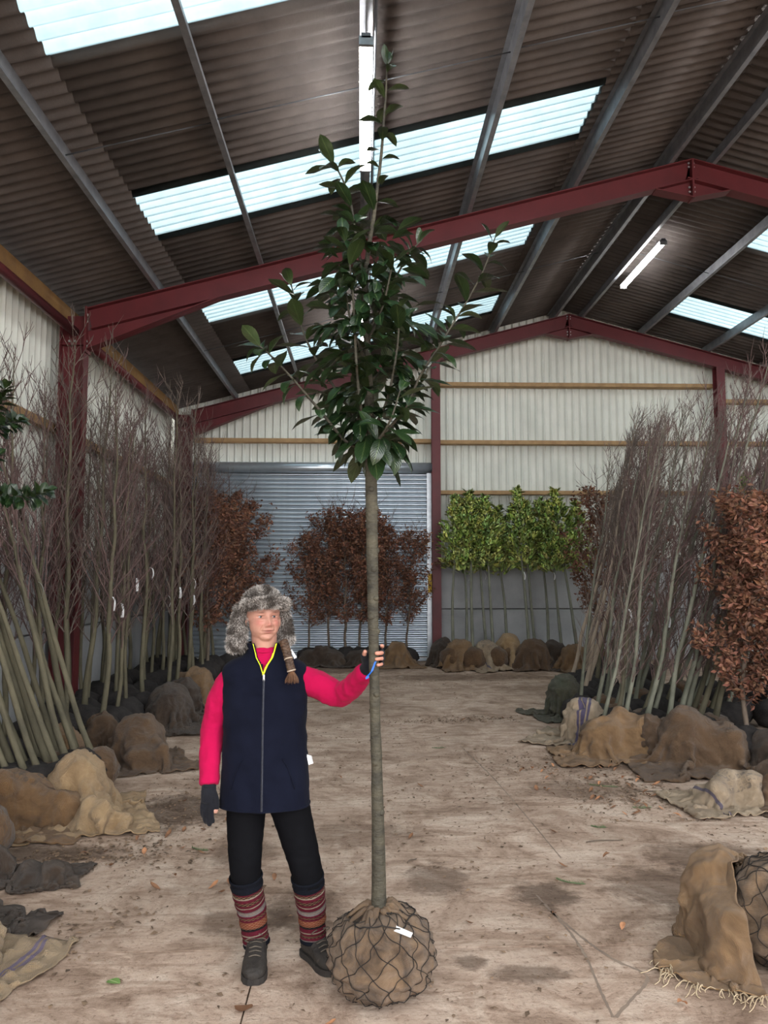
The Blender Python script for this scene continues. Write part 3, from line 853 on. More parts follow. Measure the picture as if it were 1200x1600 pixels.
for i, (x, y, lx) in enumerate(((2.95, 10.9, .30), (3.05, 10.5, .34), (2.90, 10.0, .36), (3.2, 11.2, .26), (3.15, 9.9, .30), (3.35, 10.7, .30), (2.75, 9.6, .25), (3.5, 11.5, .22))):
    k = i % 3
    place_tree('pale_stemmed_sapling', [('trunk', PALES[k][0]), ('twigs', PALES[k][1]), ('root_ball', SOIL_BALLS[k])], (x, y, 0), i * 2.1, (lx, .05), 1.0,
               'pale tan stem leaning right at the back edge of the right-hand stock', 'sapling', 'pale stems at the back of the right-hand stock')
for i, (x, y) in enumerate(((4.6, 8.6), (5.0, 9.0), (5.3, 9.6), (4.9, 8.2), (5.6, 10.2), (5.4, 8.8), (5.9, 10.8), (5.8, 9.7), (4.4, 9.3), (6.2, 11.2))):
    k = i % 5
    place_tree('leaning_sapling', [('trunk', LEANERS[k][0]), ('twigs', LEANERS[k][1]), ('root_ball', SOIL_BALLS[k % 3])], (x, y, 0), i * 1.3, (.36 + .04 * (i % 4), .03), 1.06,
               'tall purple-twigged sapling under the gable post at the right edge', 'sapling', 'tall saplings at the right edge')

# beech: dry brown leaves held on bare branches
def beech(seed, h, n_leaf, lo, spread, blen, size=.066):
    trunk, tw, P, tips = grow_whip(seed, h=h, r0=0.026, n_br=40, start=lo, spread=spread, blen=blen, sub=5, wig=.04)
    tips = [p for p in tips if p[2] < h * .93]
    V, F, C = leaf_cloud(tips, n_leaf, size, seed, .035)
    return trunk.mesh('trunk', M['bark_brown']), tw.mesh('twigs', M['twig_purple']), make_mesh('leaves', V, F, M['leaf_brown'], False, col=C)
BEECH = [beech(500 + i, 2.75 + .15 * (i % 2), 3000, .17, .95, .95) for i in range(3)]
BEECH_DENSE = [beech(520 + i, 2.45, 6200, .08, 1.0, .92, .064) for i in range(2)]

for (x, y, lab) in ((-2.35, 13.7, 'brown-leaved beech by the left edge of the roller shutter'), (-2.62, 13.2, 'brown-leaved beech behind the left-hand saplings, near the shutter'), (-2.12, 14.2, 'brown-leaved beech nearest the shutter on its left side'), (-2.45, 12.4, 'brown-leaved beech half hidden among the left-hand saplings')):
    k = int(abs(x * 100)) % 3
    place_tree('beech_tree', [('trunk', BEECH[k][0]), ('twigs', BEECH[k][1]), ('leaves', BEECH[k][2]), ('root_ball', SOIL_BALLS[k])], (x, y, 0), x * 9, (.0, .02), 1.08, lab, 'beech tree', 'brown beeches by the left-hand saplings')
for i, (x, sc, lab) in enumerate(((-1.02, .86, 'leftmost beech of the group before the shutter, thin crown'), (-.62, .98, 'second beech from the left before the shutter'), (-.30, 1.06, 'tallest brown beech before the middle of the shutter'), (-.05, 1.04, 'beech with a label just left of the held tree trunk'),
                                  (.18, 1.0, 'brown beech behind the held tree trunk'), (.46, .94, 'brown beech just right of the held tree trunk'), (.86, .90, 'rightmost beech before the shutter, over the pale burlap ball'))):
    k = i % 3
    place_tree('beech_tree', [('trunk', BEECH[k][0]), ('twigs', BEECH[k][1]), ('leaves', BEECH[k][2]), ('root_ball', SOIL_BALLS[k])], (x, 14.75 + .12 * (i % 2), 0), i * 2.3, ((i - 3) * .012, .01), sc, lab, 'beech tree', 'brown beeches before the roller shutter', 1.25 if i in (0, 3) else None)
for (x, y, lab) in ((3.52, 7.05, 'dense brown beech at the right edge above the dark brown sack'), (4.12, 7.2, 'dense brown beech cut by the right edge of the picture'), (3.86, 6.80, 'dense brown beech closest to the sacks at the right edge')):
    k = int(x * 10) % 2
    place_tree('beech_tree', [('trunk', BEECH_DENSE[k][0]), ('twigs', BEECH_DENSE[k][1]), ('leaves', BEECH_DENSE[k][2]), ('root_ball', SOIL_BALLS[k])], (x, y, 0), x * 7, (.04, 0), .98, lab, 'beech tree', 'dense brown beeches at the right edge')
for (x, y, lab) in ((4.05, 13.2, 'brown beech between the laurels and the leaning stock'), (4.45, 12.2, 'brown beech tips showing behind the leaning stock')):
    place_tree('beech_tree', [('trunk', BEECH[1][0]), ('twigs', BEECH[1][1]), ('leaves', BEECH[1][2]), ('root_ball', SOIL_BALLS[1])], (x, y, 0), y, (.0, 0), 1.1, lab, 'beech tree', 'brown beeches behind the right-hand stock')

# standard laurels along the back wall
def laurel(seed):
    R = np.random.RandomState(seed)
    h = 2.92; P = spline([(0, 0, 0), (R.uniform(-.03, .03), 0, 1.0), (R.uniform(-.04, .04), 0, 2.0), (0, 0, h)], 20)
    trunk = MB().tube(P, np.linspace(.032, .010, 20), 7)
    n = 470; V = []; F = []; C = []
    z = 1.62 + (h - 1.62 + .12) * R.uniform(0, 1, n) ** 1.05
    t = (z - 1.62) / (h - 1.62)
    rad = (.26 * np.sin(np.clip(.18 + t * .9, 0, 1) * math.pi) ** .7 + .02) * np.sqrt(R.uniform(.15, 1, n))
    rad[t > .93] *= .4
    a = R.uniform(0, 6.283, n)
    base = np.stack([rad * np.cos(a), rad * np.sin(a), z], 1)
    d = np.stack([np.cos(a) * .75, np.sin(a) * .75, R.uniform(.1, 1.1, n)], 1) + R.normal(0, .22, (n, 3)); d /= np.linalg.norm(d, axis=1)[:, None]
    u = np.cross(d, [0, 0, 1.0]) + R.normal(0, .3, (n, 3)); u -= d * (u * d).sum(1)[:, None]; u /= np.linalg.norm(u, axis=1)[:, None]
    w = np.cross(u, d)
    L = R.uniform(.11, .185, (n, 1)); W = L * .21
    pts = [base, base + d*L*.3 + u*W + w*.004, base + d*L*.3 - w*.006, base + d*L*.3 - u*W + w*.004, base + d*L*.7 + u*W*.95, base + d*L*.7 - w*.010, base + d*L*.7 - u*W*.95, base + d*L - w*.012]
    V = np.stack(pts, 1).reshape(-1, 3); i = np.arange(n)[:, None] * 8
    F = np.vstack([i + [0, 2, 1], i + [0, 3, 2], i + [4, 7, 5], i + [5, 7, 6]]).tolist() + np.vstack([i + [1, 2, 5, 4], i + [2, 3, 6, 5]]).tolist()
    c = R.uniform(.30, 1.55, (n, 1)) * np.stack([R.uniform(.8, 1.35, n), np.ones(n), R.uniform(.7, 1.2, n)], 1)
    return trunk.mesh('trunk', M['bark_grey']), make_mesh('crown_leaves', V, F, M['leaf_laurel'], True, col=np.repeat(c, 8, 0))
LAUREL = [laurel(600 + i) for i in range(4)]
lx_ = [(1.66, 14.1, .05), (1.92, 14.2, .03), (2.00, 13.95, .02), (2.30, 14.25, -.01), (2.38, 14.0, .0), (2.68, 14.3, .0), (3.06, 14.1, -.01), (3.20, 14.25, .0), (3.46, 14.3, .02), (3.66, 14.1, -.02), (3.92, 14.0, -.05), (4.22, 14.0, -.02)]
nth = ('nearest the shutter', 'second from the shutter', 'third from the shutter', 'fourth from the shutter', 'fifth from the shutter', 'sixth from the shutter', 'seventh from the shutter', 'eighth from the shutter', 'ninth from the shutter', 'tenth from the shutter', 'eleventh from the shutter', 'last before the leaning stock')
for i, (x, y, l) in enumerate(lx_):
    k = i % 4
    place_tree('laurel_tree', [('trunk', LAUREL[k][0]), ('crown_leaves', LAUREL[k][1]), ('root_ball', HESS_BALLS[k % 3])], (x, y, 0), i * 1.9, (l, .25 + .03 * (i % 3)), (1.0, .96, 1.05, .98)[i % 4], 'bright green laurel on a clear stem against the back wall, ' + nth[i], 'laurel tree', 'laurels along the back wall', 1.55 if i in (1, 3, 6, 9) else None)
for (x, y) in ((6.75, 13.0),):
    place_tree('laurel_tree', [('trunk', LAUREL[0][0]), ('crown_leaves', LAUREL[0][1]), ('root_ball', SOIL_BALLS[0])], (x, y, 0), 2, (0, .1), 1.05, 'laurel glimpsed through the twigs at the far right', 'laurel tree')


# ------------------------------------------------------------------ draped hessian sacks (small cloth solver)
def drape(w, h, nu, nv, c, ang, balls, seed, drop=.62, crumple=.84, steps=85, iters=5, tilt=(0, 0)):
    R = np.random.RandomState(seed)
    du, dv = w / (nu - 1), h / (nv - 1)
    U, Vv = np.meshgrid(np.linspace(-.5, .5, nu), np.linspace(-.5, .5, nv), indexing='ij')
    x = U * w * crumple; y = Vv * h * crumple
    ca, sa = math.cos(ang), math.sin(ang)
    low = np.zeros((nu, nv))
    for k in range(5):
        fx, fy, ph = R.uniform(2, 9), R.uniform(2, 9), R.uniform(0, 6.3)
        low += .022 * np.sin(fx * U * 3 + fy * Vv * 3 * R.choice([-1, 1]) + ph)
    P = np.stack([c[0] + x*ca - y*sa, c[1] + x*sa + y*ca, drop + low + tilt[0]*x + tilt[1]*y], 2)
    P += R.normal(0, .004, P.shape)
    Q = P.copy()
    def con(a, b, rest, k):
        d = b - a; l = np.sqrt((d*d).sum(-1, keepdims=True)) + 1e-9
        g = d * ((l - rest) / l * (.5 * k)); a += g; b -= g
    sh = math.hypot(du, dv)
    for st in range(steps):
        vel = (P - Q) * .965; Q = P.copy(); P = P + vel; P[..., 2] -= 9.8 * (1/55.) ** 2
        for it in range(iters):
            for o in (0, 1):
                n = (nu - o) // 2; con(P[o:o+2*n:2], P[o+1:o+1+2*n:2], du, 1.0)
                n = (nv - o) // 2; con(P[:, o:o+2*n:2], P[:, o+1:o+1+2*n:2], dv, 1.0)
            if it % 2 == 0:
                for o in (0, 1):
                    n = (nu - o) // 2
                    con(P[o:o+2*n:2, :-1], P[o+1:o+1+2*n:2, 1:], sh, .45)
                    con(P[o:o+2*n:2, 1:], P[o+1:o+1+2*n:2, :-1], sh, .45)
                for o in (0, 1, 2, 3):
                    n = (nu - o - 2 + 3) // 4
                    if n > 0: con(P[o:o+4*n:4][:n], P[o+2:o+2+4*n:4][:n], 2*du, .10)
                    n = (nv - o - 2 + 3) // 4
                    if n > 0: con(P[:, o:o+4*n:4][:, :n], P[:, o+2:o+2+4*n:4][:, :n], 2*dv, .10)
            for (bc, br) in balls:
                q = (P - bc) / br; l = np.sqrt((q*q).sum(-1, keepdims=True)); ins = l < 1.0
                hit = bc + q / np.maximum(l, 1e-6) * br
                P = np.where(ins, hit, P)
                Q = np.where(ins, Q + (P - Q) * .75, Q)
            fl = P[..., 2] < .010
            P[..., 2] = np.where(fl, .010, P[..., 2])
            Q[fl] = Q[fl] + (P[fl] - Q[fl]) * .85
    return P

def cloth_obj(name, P, m, root, parent=None, thick=.005, seed=0, amp=1.0):
    """doubles the solved grid, adds creases along the cloth normal and gives it thickness"""
    nu, nv = P.shape[:2]
    Q = spline(P.reshape(nu, -1), 2*nu - 1).reshape(2*nu - 1, nv, 3)
    Q = spline(Q.transpose(1, 0, 2).reshape(nv, -1), 2*nv - 1).reshape(2*nv - 1, 2*nu - 1, 3).transpose(1, 0, 2)
    nu, nv = Q.shape[:2]
    gu, gv = np.gradient(Q, axis=0), np.gradient(Q, axis=1)
    nn = np.cross(gu, gv); nn /= np.linalg.norm(nn, axis=2)[..., None] + 1e-9
    R = random.Random(seed); a = R.uniform(0, 3.14); ca, sa = math.cos(a), math.sin(a); o1 = R.uniform(0, 50)
    D = np.zeros((nu, nv))
    for i in range(nu):
        for j in range(nv):
            x, y, z = Q[i, j]
            wx, wy, wz = x + .05 * n3(x*5 + o1, y*5, z*5), y + .05 * n3(x*5, y*5 + o1, z*5), z
            p, q = wx*ca + wy*sa, -wx*sa + wy*ca
            D[i, j] = .036 * ((1 - abs(n3(p*3.2 + o1, q*7.5, wz*4.5))) ** 3 - .45) + .018 * ((1 - abs(n3(p*11 + o1, q*6.5, wz*11))) ** 4 - .35) + .006 * n3(p*24, q*24 + o1, wz*24)
    Q = Q + nn * (D * amp)[..., None]
    Q[..., 2] = np.maximum(Q[..., 2], .007)
    V = Q.reshape(-1, 3) - np.array(root)
    ii, jj = np.meshgrid(np.arange(nu - 1), np.arange(nv - 1), indexing='ij')
    b0 = (ii * nv + jj).ravel()
    F = np.stack([b0, b0 + nv, b0 + nv + 1, b0 + 1], 1)
    uu, vv = np.meshgrid(np.linspace(0, 1, nu), np.linspace(0, 1, nv), indexing='ij')
    me = make_mesh(name, V, F, m, True, uv=np.stack([uu.ravel(), vv.ravel()], 1))
    o = obj(name, me, parent, root if parent is None else (0, 0, 0))
    so = o.modifiers.new('thickness', 'SOLIDIFY'); so.thickness = thick; so.offset = 1
    return o

def E_(x, y, z, rx, ry, rz): return (np.array([x, y, z]), np.array([rx, ry, rz]))
SACKS = [
 # material, centre, w, h, angle, colliders, label, kwargs
 ('hess_pale', (-1.97, 5.60), 1.10, 1.15, .35, [E_(-2.04, 5.70, .16, .25, .25, .30), E_(-1.78, 5.38, .0, .20, .16, .16)], 'pale torn hessian sack draped over a root ball, left side', dict(crumple=.86)),
 ('hess_print', (-2.30, 5.42), 1.05, .95, .05, [E_(-2.42, 5.52, .14, .34, .20, .25), E_(-2.05, 5.45, .1, .2, .14, .16)], 'brown hessian sack with faded black print at the left edge', {}),
 ('hess_brown', (-1.98, 7.18), 1.05, 1.10, .4, [E_(-2.05, 7.25, .18, .26, .26, .27), E_(-1.82, 6.98, .05, .16, .14, .16)], 'crumpled brown hessian sack below the upright saplings', dict(crumple=.80)),
 ('hess_dark', (-2.08, 8.85), .95, 1.3, .1, [E_(-2.18, 8.95, .2, .26, .38, .30)], 'dark rounded hessian sack behind the crumpled brown one', {}),
 ('hess_brown', (-2.42, 7.55), .60, .70, .8, [E_(-2.5, 7.6, .16, .18, .18, .24)], 'small brown hessian scrap among the sapling stems', {}),
 ('hess_tan', (-2.12, 10.4), .85, .9, .2, [E_(-2.2, 10.5, .2, .24, .26, .30)], 'tan hessian sack far along the left-hand row', {}),
 ('hess_tan', (-2.58, 6.85), .75, .8, .5, [E_(-2.62, 6.9, .16, .24, .24, .26)], 'tan hessian sack behind the leaning trunks', {}),
 ('hess_dark', (-2.15, 9.75), .9, .8, .9, [E_(-2.22, 9.8, .18, .22, .22, .27)], 'dark hessian sack between two others on the left row', {}),
 ('hess_dark', (-1.98, 4.46), 1.05, .52, .10, [E_(-2.15, 4.50, .0, .22, .10, .09), E_(-1.75, 4.46, .0, .10, .05, .05)], 'flat dark hessian sack lying on the floor at the left edge', dict(crumple=.80, drop=.16)),
 ('hess_lstripe', (-1.74, 3.38), .85, .95, -.2, [E_(-1.82, 3.46, .10, .28, .30, .26)], 'buff hessian sack with purple stripe in the bottom left corner', {}),
 ('hess_dark', (-1.80, 3.95), .70, .42, -.25, [E_(-1.95, 4.0, .0, .16, .10, .10)], 'small dark hessian piece above the striped corner sack', dict(drop=.16)),
 ('hess_green', (2.38, 9.42), .95, 1.0, .3, [E_(2.46, 9.45, .2, .22, .26, .33)], 'mossy dark green-brown hessian sack, farthest on the right', {}),
 ('hess_cream', (2.20, 8.02), 1.05, .95, -.55, [E_(2.30, 8.05, .16, .24, .22, .30), E_(2.62, 8.0, .14, .2, .2, .26)], 'cream hessian sack with three purple stripes', {}),
 ('hess_tan', (2.36, 7.26), 1.35, .95, -.05, [E_(2.30, 7.34, .14, .26, .17, .27), E_(2.66, 7.32, .14, .22, .17, .27)], 'long tan hessian sack under the leaning saplings', dict(crumple=.82)),
 ('hess_brown', (3.02, 6.92), 1.50, 1.30, -.08, [E_(2.96, 7.08, .18, .28, .24, .36), E_(3.28, 7.0, .10, .24, .22, .31)], 'big dark brown hessian sack below the right-hand beech', dict(crumple=.84)),
 ('hess_brown', (2.70, 7.22), .55, .70, .7, [E_(2.72, 7.24, .2, .14, .14, .24)], 'twisted brown hessian fold between the tan and dark sacks', dict(crumple=.7)),
 ('hess_dark', (3.62, 6.75), .85, .85, .2, [E_(3.64, 6.8, .14, .24, .22, .24)], 'dark hessian sack at the right edge under the beech', {}),
 ('hess_cprint', (2.72, 5.78), .95, .75, .12, [E_(2.78, 5.84, .03, .24, .14, .13), E_(2.55, 5.76, .02, .10, .10, .10)], 'cream hessian sack with printed black letters lying on the floor', dict(drop=.3, crumple=.86)),
 ('hess_brown', (3.08, 5.72), .80, .80, .4, [E_(3.10, 5.76, .12, .18, .20, .26)], 'brown hessian sack at the right edge beside the printed cream one', {}),
 # against the back wall
 ('hess_tan', (1.80, 14.05), 1.15, 1.15, .2, [E_(1.80, 14.1, .26, .34, .32, .30)], 'round tan burlap ball nearest the roller shutter', {}),
 ('hess_dark', (1.50, 14.45), .85, .85, .6, [E_(1.52, 14.5, .26, .26, .24, .30)], 'dark burlap ball tucked against the shutter post', {}),
 ('hess_cprint', (2.28, 13.98), 1.05, 1.1, .5, [E_(2.26, 14.05, .24, .28, .28, .30)], 'pale burlap sheet with dark marks thrown over a back root ball', {}),
 ('hess_pale', (2.72, 14.3), 1.15, 1.1, -.3, [E_(2.72, 14.35, .3, .26, .26, .36)], 'pale peaked burlap sheet standing tallest by the back wall', {}),
 ('hess_brown', (3.10, 13.98), 1.15, 1.1, .1, [E_(3.10, 14.0, .26, .32, .30, .32)], 'round brown burlap ball in the middle of the back row', {}),
 ('hess_dark', (3.50, 14.05), .95, .95, .7, [E_(3.50, 14.1, .24, .26, .26, .30)], 'dark burlap ball right of the round brown one', {}),
 ('hess_tan', (3.78, 13.75), .95, .95, .4, [E_(3.78, 13.8, .22, .26, .26, .27)], 'small tan burlap ball last in the back row', {}),
 ('hess_dark', (-.78, 14.48), 1.10, .85, .0, [E_(-.95, 14.52, .12, .24, .2, .22), E_(-.55, 14.52, .12, .24, .2, .22)], 'long dark burlap sheet under the left beeches at the shutter', dict(crumple=.8)),
 ('hess_dark', (-.02, 14.48), .90, .80, .1, [E_(-.05, 14.52, .12, .30, .2, .22)], 'dark burlap sheet under the middle beeches at the shutter', dict(crumple=.8)),
 ('hess_tan', (.72, 14.42), .95, .95, .1, [E_(.66, 14.48, .2, .22, .2, .30)], 'tan burlap sheet covering the right beech root ball', {}),
]
for i, (m_, c_, w, h, a, balls, lab, kw) in enumerate(SACKS):
    kw = dict(kw); kw.setdefault('drop', max(b[0][2] + b[1][2] for b in balls) + .06)
    n = 22 if c_[1] > 10 else 38
    kw['crumple'] = kw.get('crumple', .84) - .12
    R_ = random.Random(900 + i); heap = []
    for b in balls:            # a lumpy heap of soil and stubs below: the cloth tents over its high points
        heap.append((b[0], b[1] * .86))
        for q in range(5):
            an = R_.uniform(0, 6.28); el = R_.uniform(.25, 1.45); k = R_.uniform(.92, 1.16)
            heap.append((b[0] + b[1] * k * np.array([math.cos(an) * math.cos(el), math.sin(an) * math.cos(el), math.sin(el)]), np.full(3, .035 + .05 * R_.random())))
    balls = heap
    P = drape(w * 1.02, h * 1.02, n, n, c_, a, balls, 40 + i, **kw)
    o = cloth_obj('hessian_sack', P, M[m_], (c_[0], c_[1], 0), seed=i)
    tag(o, lab, 'sack', 'hessian sacks along the back wall' if c_[1] > 13 else ('hessian sacks on the left' if c_[0] < 0 else 'hessian sacks on the right'))

# ------------------------------------------------------------------ netted root ball
def ball_surface(c, rx, rz, seed):
    def f(th, ph, off=0.0):
        d = (math.sin(th) * math.cos(ph), math.sin(th) * math.sin(ph), math.cos(th))
        dm = .012 * math.sin(7 * ph + 9 * th) * math.sin(7 * ph - 9 * th) * math.sin(th)
        off = off + dm
        k = 1 + .10 * n3(d[0]*1.7 + seed, d[1]*1.7, d[2]*1.7) + .05 * n3(d[0]*4 + seed, d[1]*4, d[2]*4) + .018 * n3(d[0]*11 + seed, d[1]*11, d[2]*11) + .03 * ((1 - abs(n3(d[0]*5 + seed, d[1]*5 + 9, d[2]*5))) ** 4 - .4)
        z = d[2] * rz * k
        sq = 1.0
        return np.array([c[0] + d[0] * (rx * k + off) * sq, c[1] + d[1] * (rx * k + off) * sq, max(c[2] + z + off * d[2], 0.004)])
    return f

def netted_ball(parent, root, c, rx, rz, seed, name='root_ball'):
    f = ball_surface(c, rx, rz, seed)
    nt_, np_ = 40, 72
    V = []; UV = []
    for i in range(nt_ + 1):
        for j in range(np_):
            th = math.pi * min(max(i / nt_, .004), .996); ph = 2*math.pi*j/np_
            p = f(th, ph)
            V.append(p - root); UV.append((j / np_, i / nt_))
    F = [(i*np_ + j, (i+1)*np_ + j, (i+1)*np_ + (j+1) % np_, i*np_ + (j+1) % np_) for i in range(nt_) for j in range(np_)]
    o = obj(name, make_mesh(name, V, F, M['hess_ball'], True, uv=UV), parent)
    net = MB(); K = 13
    R = random.Random(seed)
    for k in range(K):
        for s in (-1, 1):
            ph0 = 2*math.pi*k/K; pts = []
            for q in range(60):
                t = q / 59; th = .22 + (math.pi - .45) * t
                ph = ph0 + s * (2*math.pi/K) * (th * 1.55) + .03 * math.sin(q * .75 + k) + .05 * math.sin(q * .31 + k * 2.3)
                pts.append(f(th, ph, .0035) - root)
            net.tube(pts, .0017, 4, False)
    for th in (.24, .62):
        pts = [f(th + .05 * math.sin(5 * a), a, .005) - root for a in np.linspace(0, 2*math.pi, 50)]
        net.tube(pts, .003, 4, False)
    tag(net.build('netting', M['twine'], o), 'dark twine netting')
    return o, f

# ------------------------------------------------------------------ the tall evergreen tree held upright
TR = np.array([0.075, 3.27, 0.0])
big = tag(empty('evergreen_tree', TR), 'tall evergreen tree with glossy dark leaves and netted root ball, held upright by the person', 'tree')
rb, bf = netted_ball(big, TR, np.array([.078, 3.27, .168]), .222, .170, 3)
# gathered hessian collar round the base of the stem
col_ = MB(); R = random.Random(5)
for k in range(26):
    a = k / 26 * 2*math.pi + R.uniform(-.1, .1); r1 = R.uniform(.05, .11); z1 = .318 + R.uniform(-.01, .03)
    pts = [np.array([.074 + .028*math.cos(a), 3.27 + .028*math.sin(a), .325]), np.array([.074 + (r1*.6)*math.cos(a), 3.27 + (r1*.6)*math.sin(a), z1 + .012]), np.array([.074 + r1*1.25*math.cos(a + .2), 3.27 + r1*1.25*math.sin(a + .2), .310 - r1 * .12])]
    V, F, uv = tube(np.array(spline(pts, 7)) - TR, np.interp(np.arange(7), [0, 3, 6], [.016, .020, .010]), 7, True, .6)
    col_.add(V, F, uv=uv)
col_.build('gathered_hessian', M['hess_tan'], rb)
MB().add(*(lambda p: ([p + np.array(q) for q in ((-.045, -.012, .012), (.03, -.03, -.010), (.04, -.012, .0), (-.035, .012, .022))], [(0, 1, 2, 3)]))(bf(.72, -.95, .008) - TR)).build('white_label', M['white_tag'], rb, False)

LEAD = [(.075, 3.27, .28), (.072, 3.27, .33), (.068, 3.27, .64), (.060, 3.27, .95), (.050, 3.27, 1.36), (.042, 3.27, 1.78), (.036, 3.27, 2.20), (.020, 3.27, 2.64), (.012, 3.27, 3.01), (.050, 3.27, 3.30), (.088, 3.27, 3.65), (.107, 3.27, 4.00)]
LR = [.034, .031, .0265, .0225, .0215, .0245, .0245, .017, .012, .008, .006, .003]
S = spline(np.hstack([np.array(LEAD), np.array(LR)[:, None]]), 150)
wv = np.array([n3(0, 0, s[2] * 5) for s in S]); kn = np.array([1 + .06 * n3(3, 1, s[2] * 14) + .09 * max(0, n3(7, 2, s[2] * 34)) for s in S])
S[:, 0] += .004 * wv; S[:, 3] *= kn
SPL = 96
def stem_at(z): return np.array([np.interp(z, S[:, 2], S[:, k]) for k in (0, 1)] + [z])
M['bark_tree'] = mat('smooth_olive_grey_bark', (.080, .071, .047), (.023, .021, .016), 9, .75, .9, 34, stretch=(1, 1, 2.2), detail=9)
V, F, uv = tube(S[:, :3] - TR, S[:, 3], 20)
obj('stem', make_mesh('stem', V, F, M['bark_tree'], True, uv=uv), big)
for (z, a) in ((1.52, -2.0), (1.60, -.9), (1.72, -1.3), (1.80, .3), (1.90, -2.4), (1.98, -.6), (2.06, -1.6), (1.46, -.3), (1.20, -1.2), (1.13, 2.4), (.92, -2.0), (.72, -.7)):
    p = stem_at(z); r = np.interp(z, S[:, 2], S[:, 3]); d = np.array([math.cos(a), math.sin(a), .15])
    MB().tube([p + d*r*.5 - TR, p + d*r*1.02 - TR, p + d*(r + .006) - TR], [.016, .013, .007], 9).build('knot', M['bark_tree'], big)
BR = dict(
 B1=[(.02,3.25,2.23),(-.07,3.20,2.26),(-.18,3.13,2.38),(-.29,3.08,2.50),(-.38,3.05,2.59),(-.42,3.04,2.62)],
 B2=[(.02,3.27,2.27),(-.06,3.30,2.42),(-.19,3.32,2.62),(-.26,3.32,2.76),(-.30,3.32,2.91),(-.32,3.32,2.99)],
 B3=[(.02,3.25,2.24),(-.02,3.13,2.49),(-.04,3.10,2.83),(-.06,3.10,3.02),(-.08,3.10,3.10)],
 B4=[(.01,3.27,2.95),(-.03,3.30,3.19),(-.06,3.32,3.38),(-.11,3.33,3.51),(-.15,3.33,3.56)],
 B5=[(.05,3.28,2.27),(.15,3.36,2.37),(.26,3.42,2.56),(.36,3.44,2.76),(.47,3.44,2.94),(.56,3.44,3.11),(.62,3.44,3.28)],
 B6=[(.06,3.25,2.27),(.17,3.13,2.38),(.24,3.08,2.52),(.32,3.05,2.64),(.39,3.05,2.76)],
 B7=[(.02,3.28,2.75),(.11,3.36,2.96),(.20,3.42,3.15),(.26,3.42,3.23)],
 B8=[(.02,3.30,2.53),(.13,3.50,2.69),(.22,3.60,2.89)],
 B9=[(.02,3.30,2.47),(-.06,3.48,2.65),(-.16,3.58,2.88)],
 B10=[(.04,3.25,2.24),(.06,3.10,2.24),(.11,3.00,2.31),(.15,2.98,2.43)],
 B11=[(.03,3.26,2.30),(.10,3.15,2.42),(.14,3.08,2.62),(.15,3.05,2.80)],
 B12=[(.02,3.26,2.60),(-.05,3.16,2.76),(-.08,3.12,2.95)],
 B13=[(.02,3.27,2.70),(.09,3.18,2.86),(.13,3.14,3.04)])
LEAVES = []
for k, (L, W, cu, fo) in enumerate(((.150, .074, .5, .25), (.136, .070, .95, .30), (.158, .072, .25, .20), (.126, .066, 1.3, .34))):
    V, F, uv = leaf_grid(L, W, cu, fo, 7)
    LEAVES.append(make_mesh('leaf', V, F, M['leaf_green'], True, uv=uv))
R = random.Random(12)
nleaf = 0
def add_leaf(parent, root, p, d, up, sc=1.0, meshes=LEAVES):
    global nleaf
    o = bpy.data.objects.new('leaf', R.choice(meshes))
    m3 = orient(d, up).to_4x4()
    o.matrix_local = Matrix.Translation(Vector(p) - Vector(root)) @ m3 @ Matrix.Scale(sc, 4)
    COL.objects.link(o); o.parent = parent
    nleaf += 1
    return o
def leafy(parent, root, pts, n, t0, sc=1.0, droop=0.0, r0=.0075, meshes=LEAVES):
    P = spline(pts, 30)
    br = MB().tube(P - np.array(root), np.linspace(r0, .0028, 30), 7)
    br.build('branch', M['bark_tree'], parent)
    for i in range(n):
        t = t0 + (1 - t0) * (i + R.uniform(.1, .9)) / n
        k = min(int(t * 29), 28); o = P[k] + (P[k+1] - P[k]) * (t * 29 - k)
        T = P[k+1] - P[k]; T /= np.linalg.norm(T)
        a = i * 2.4 + R.uniform(-.4, .4)
        s = np.cross(T, [0, 0, 1.0]); s /= np.linalg.norm(s) + 1e-9; q = np.cross(T, s)
        out = s * math.cos(a) + q * math.sin(a)
        near = max(0, (t - .85) / .15)
        d = out * (1 - .5 * near) + T * (.55 + .9 * near) + np.array([0, 0, .12 - droop])
        up = T * .8 + np.array([0, -.15, .9]) - out * .1 + np.array([R.uniform(-.4, .4), R.uniform(-.4, .4), 0])
        add_leaf(parent, root, o, d, up, sc * R.uniform(.78, 1.12) * (1 - .25 * near), meshes)
for nm, n, t0 in (('B1', 22, .25), ('B2', 18, .25), ('B3', 19, .12), ('B4', 14, .2), ('B5', 30, .18), ('B6', 20, .2), ('B7', 14, .25), ('B8', 12, .2), ('B9', 12, .2), ('B10', 13, .2), ('B11', 15, .2), ('B12', 11, .2), ('B13', 11, .2)):
    leafy(big, TR, BR[nm], n, t0, 1.0, .28 if nm in ('B1', 'B10', 'B6') else .05)
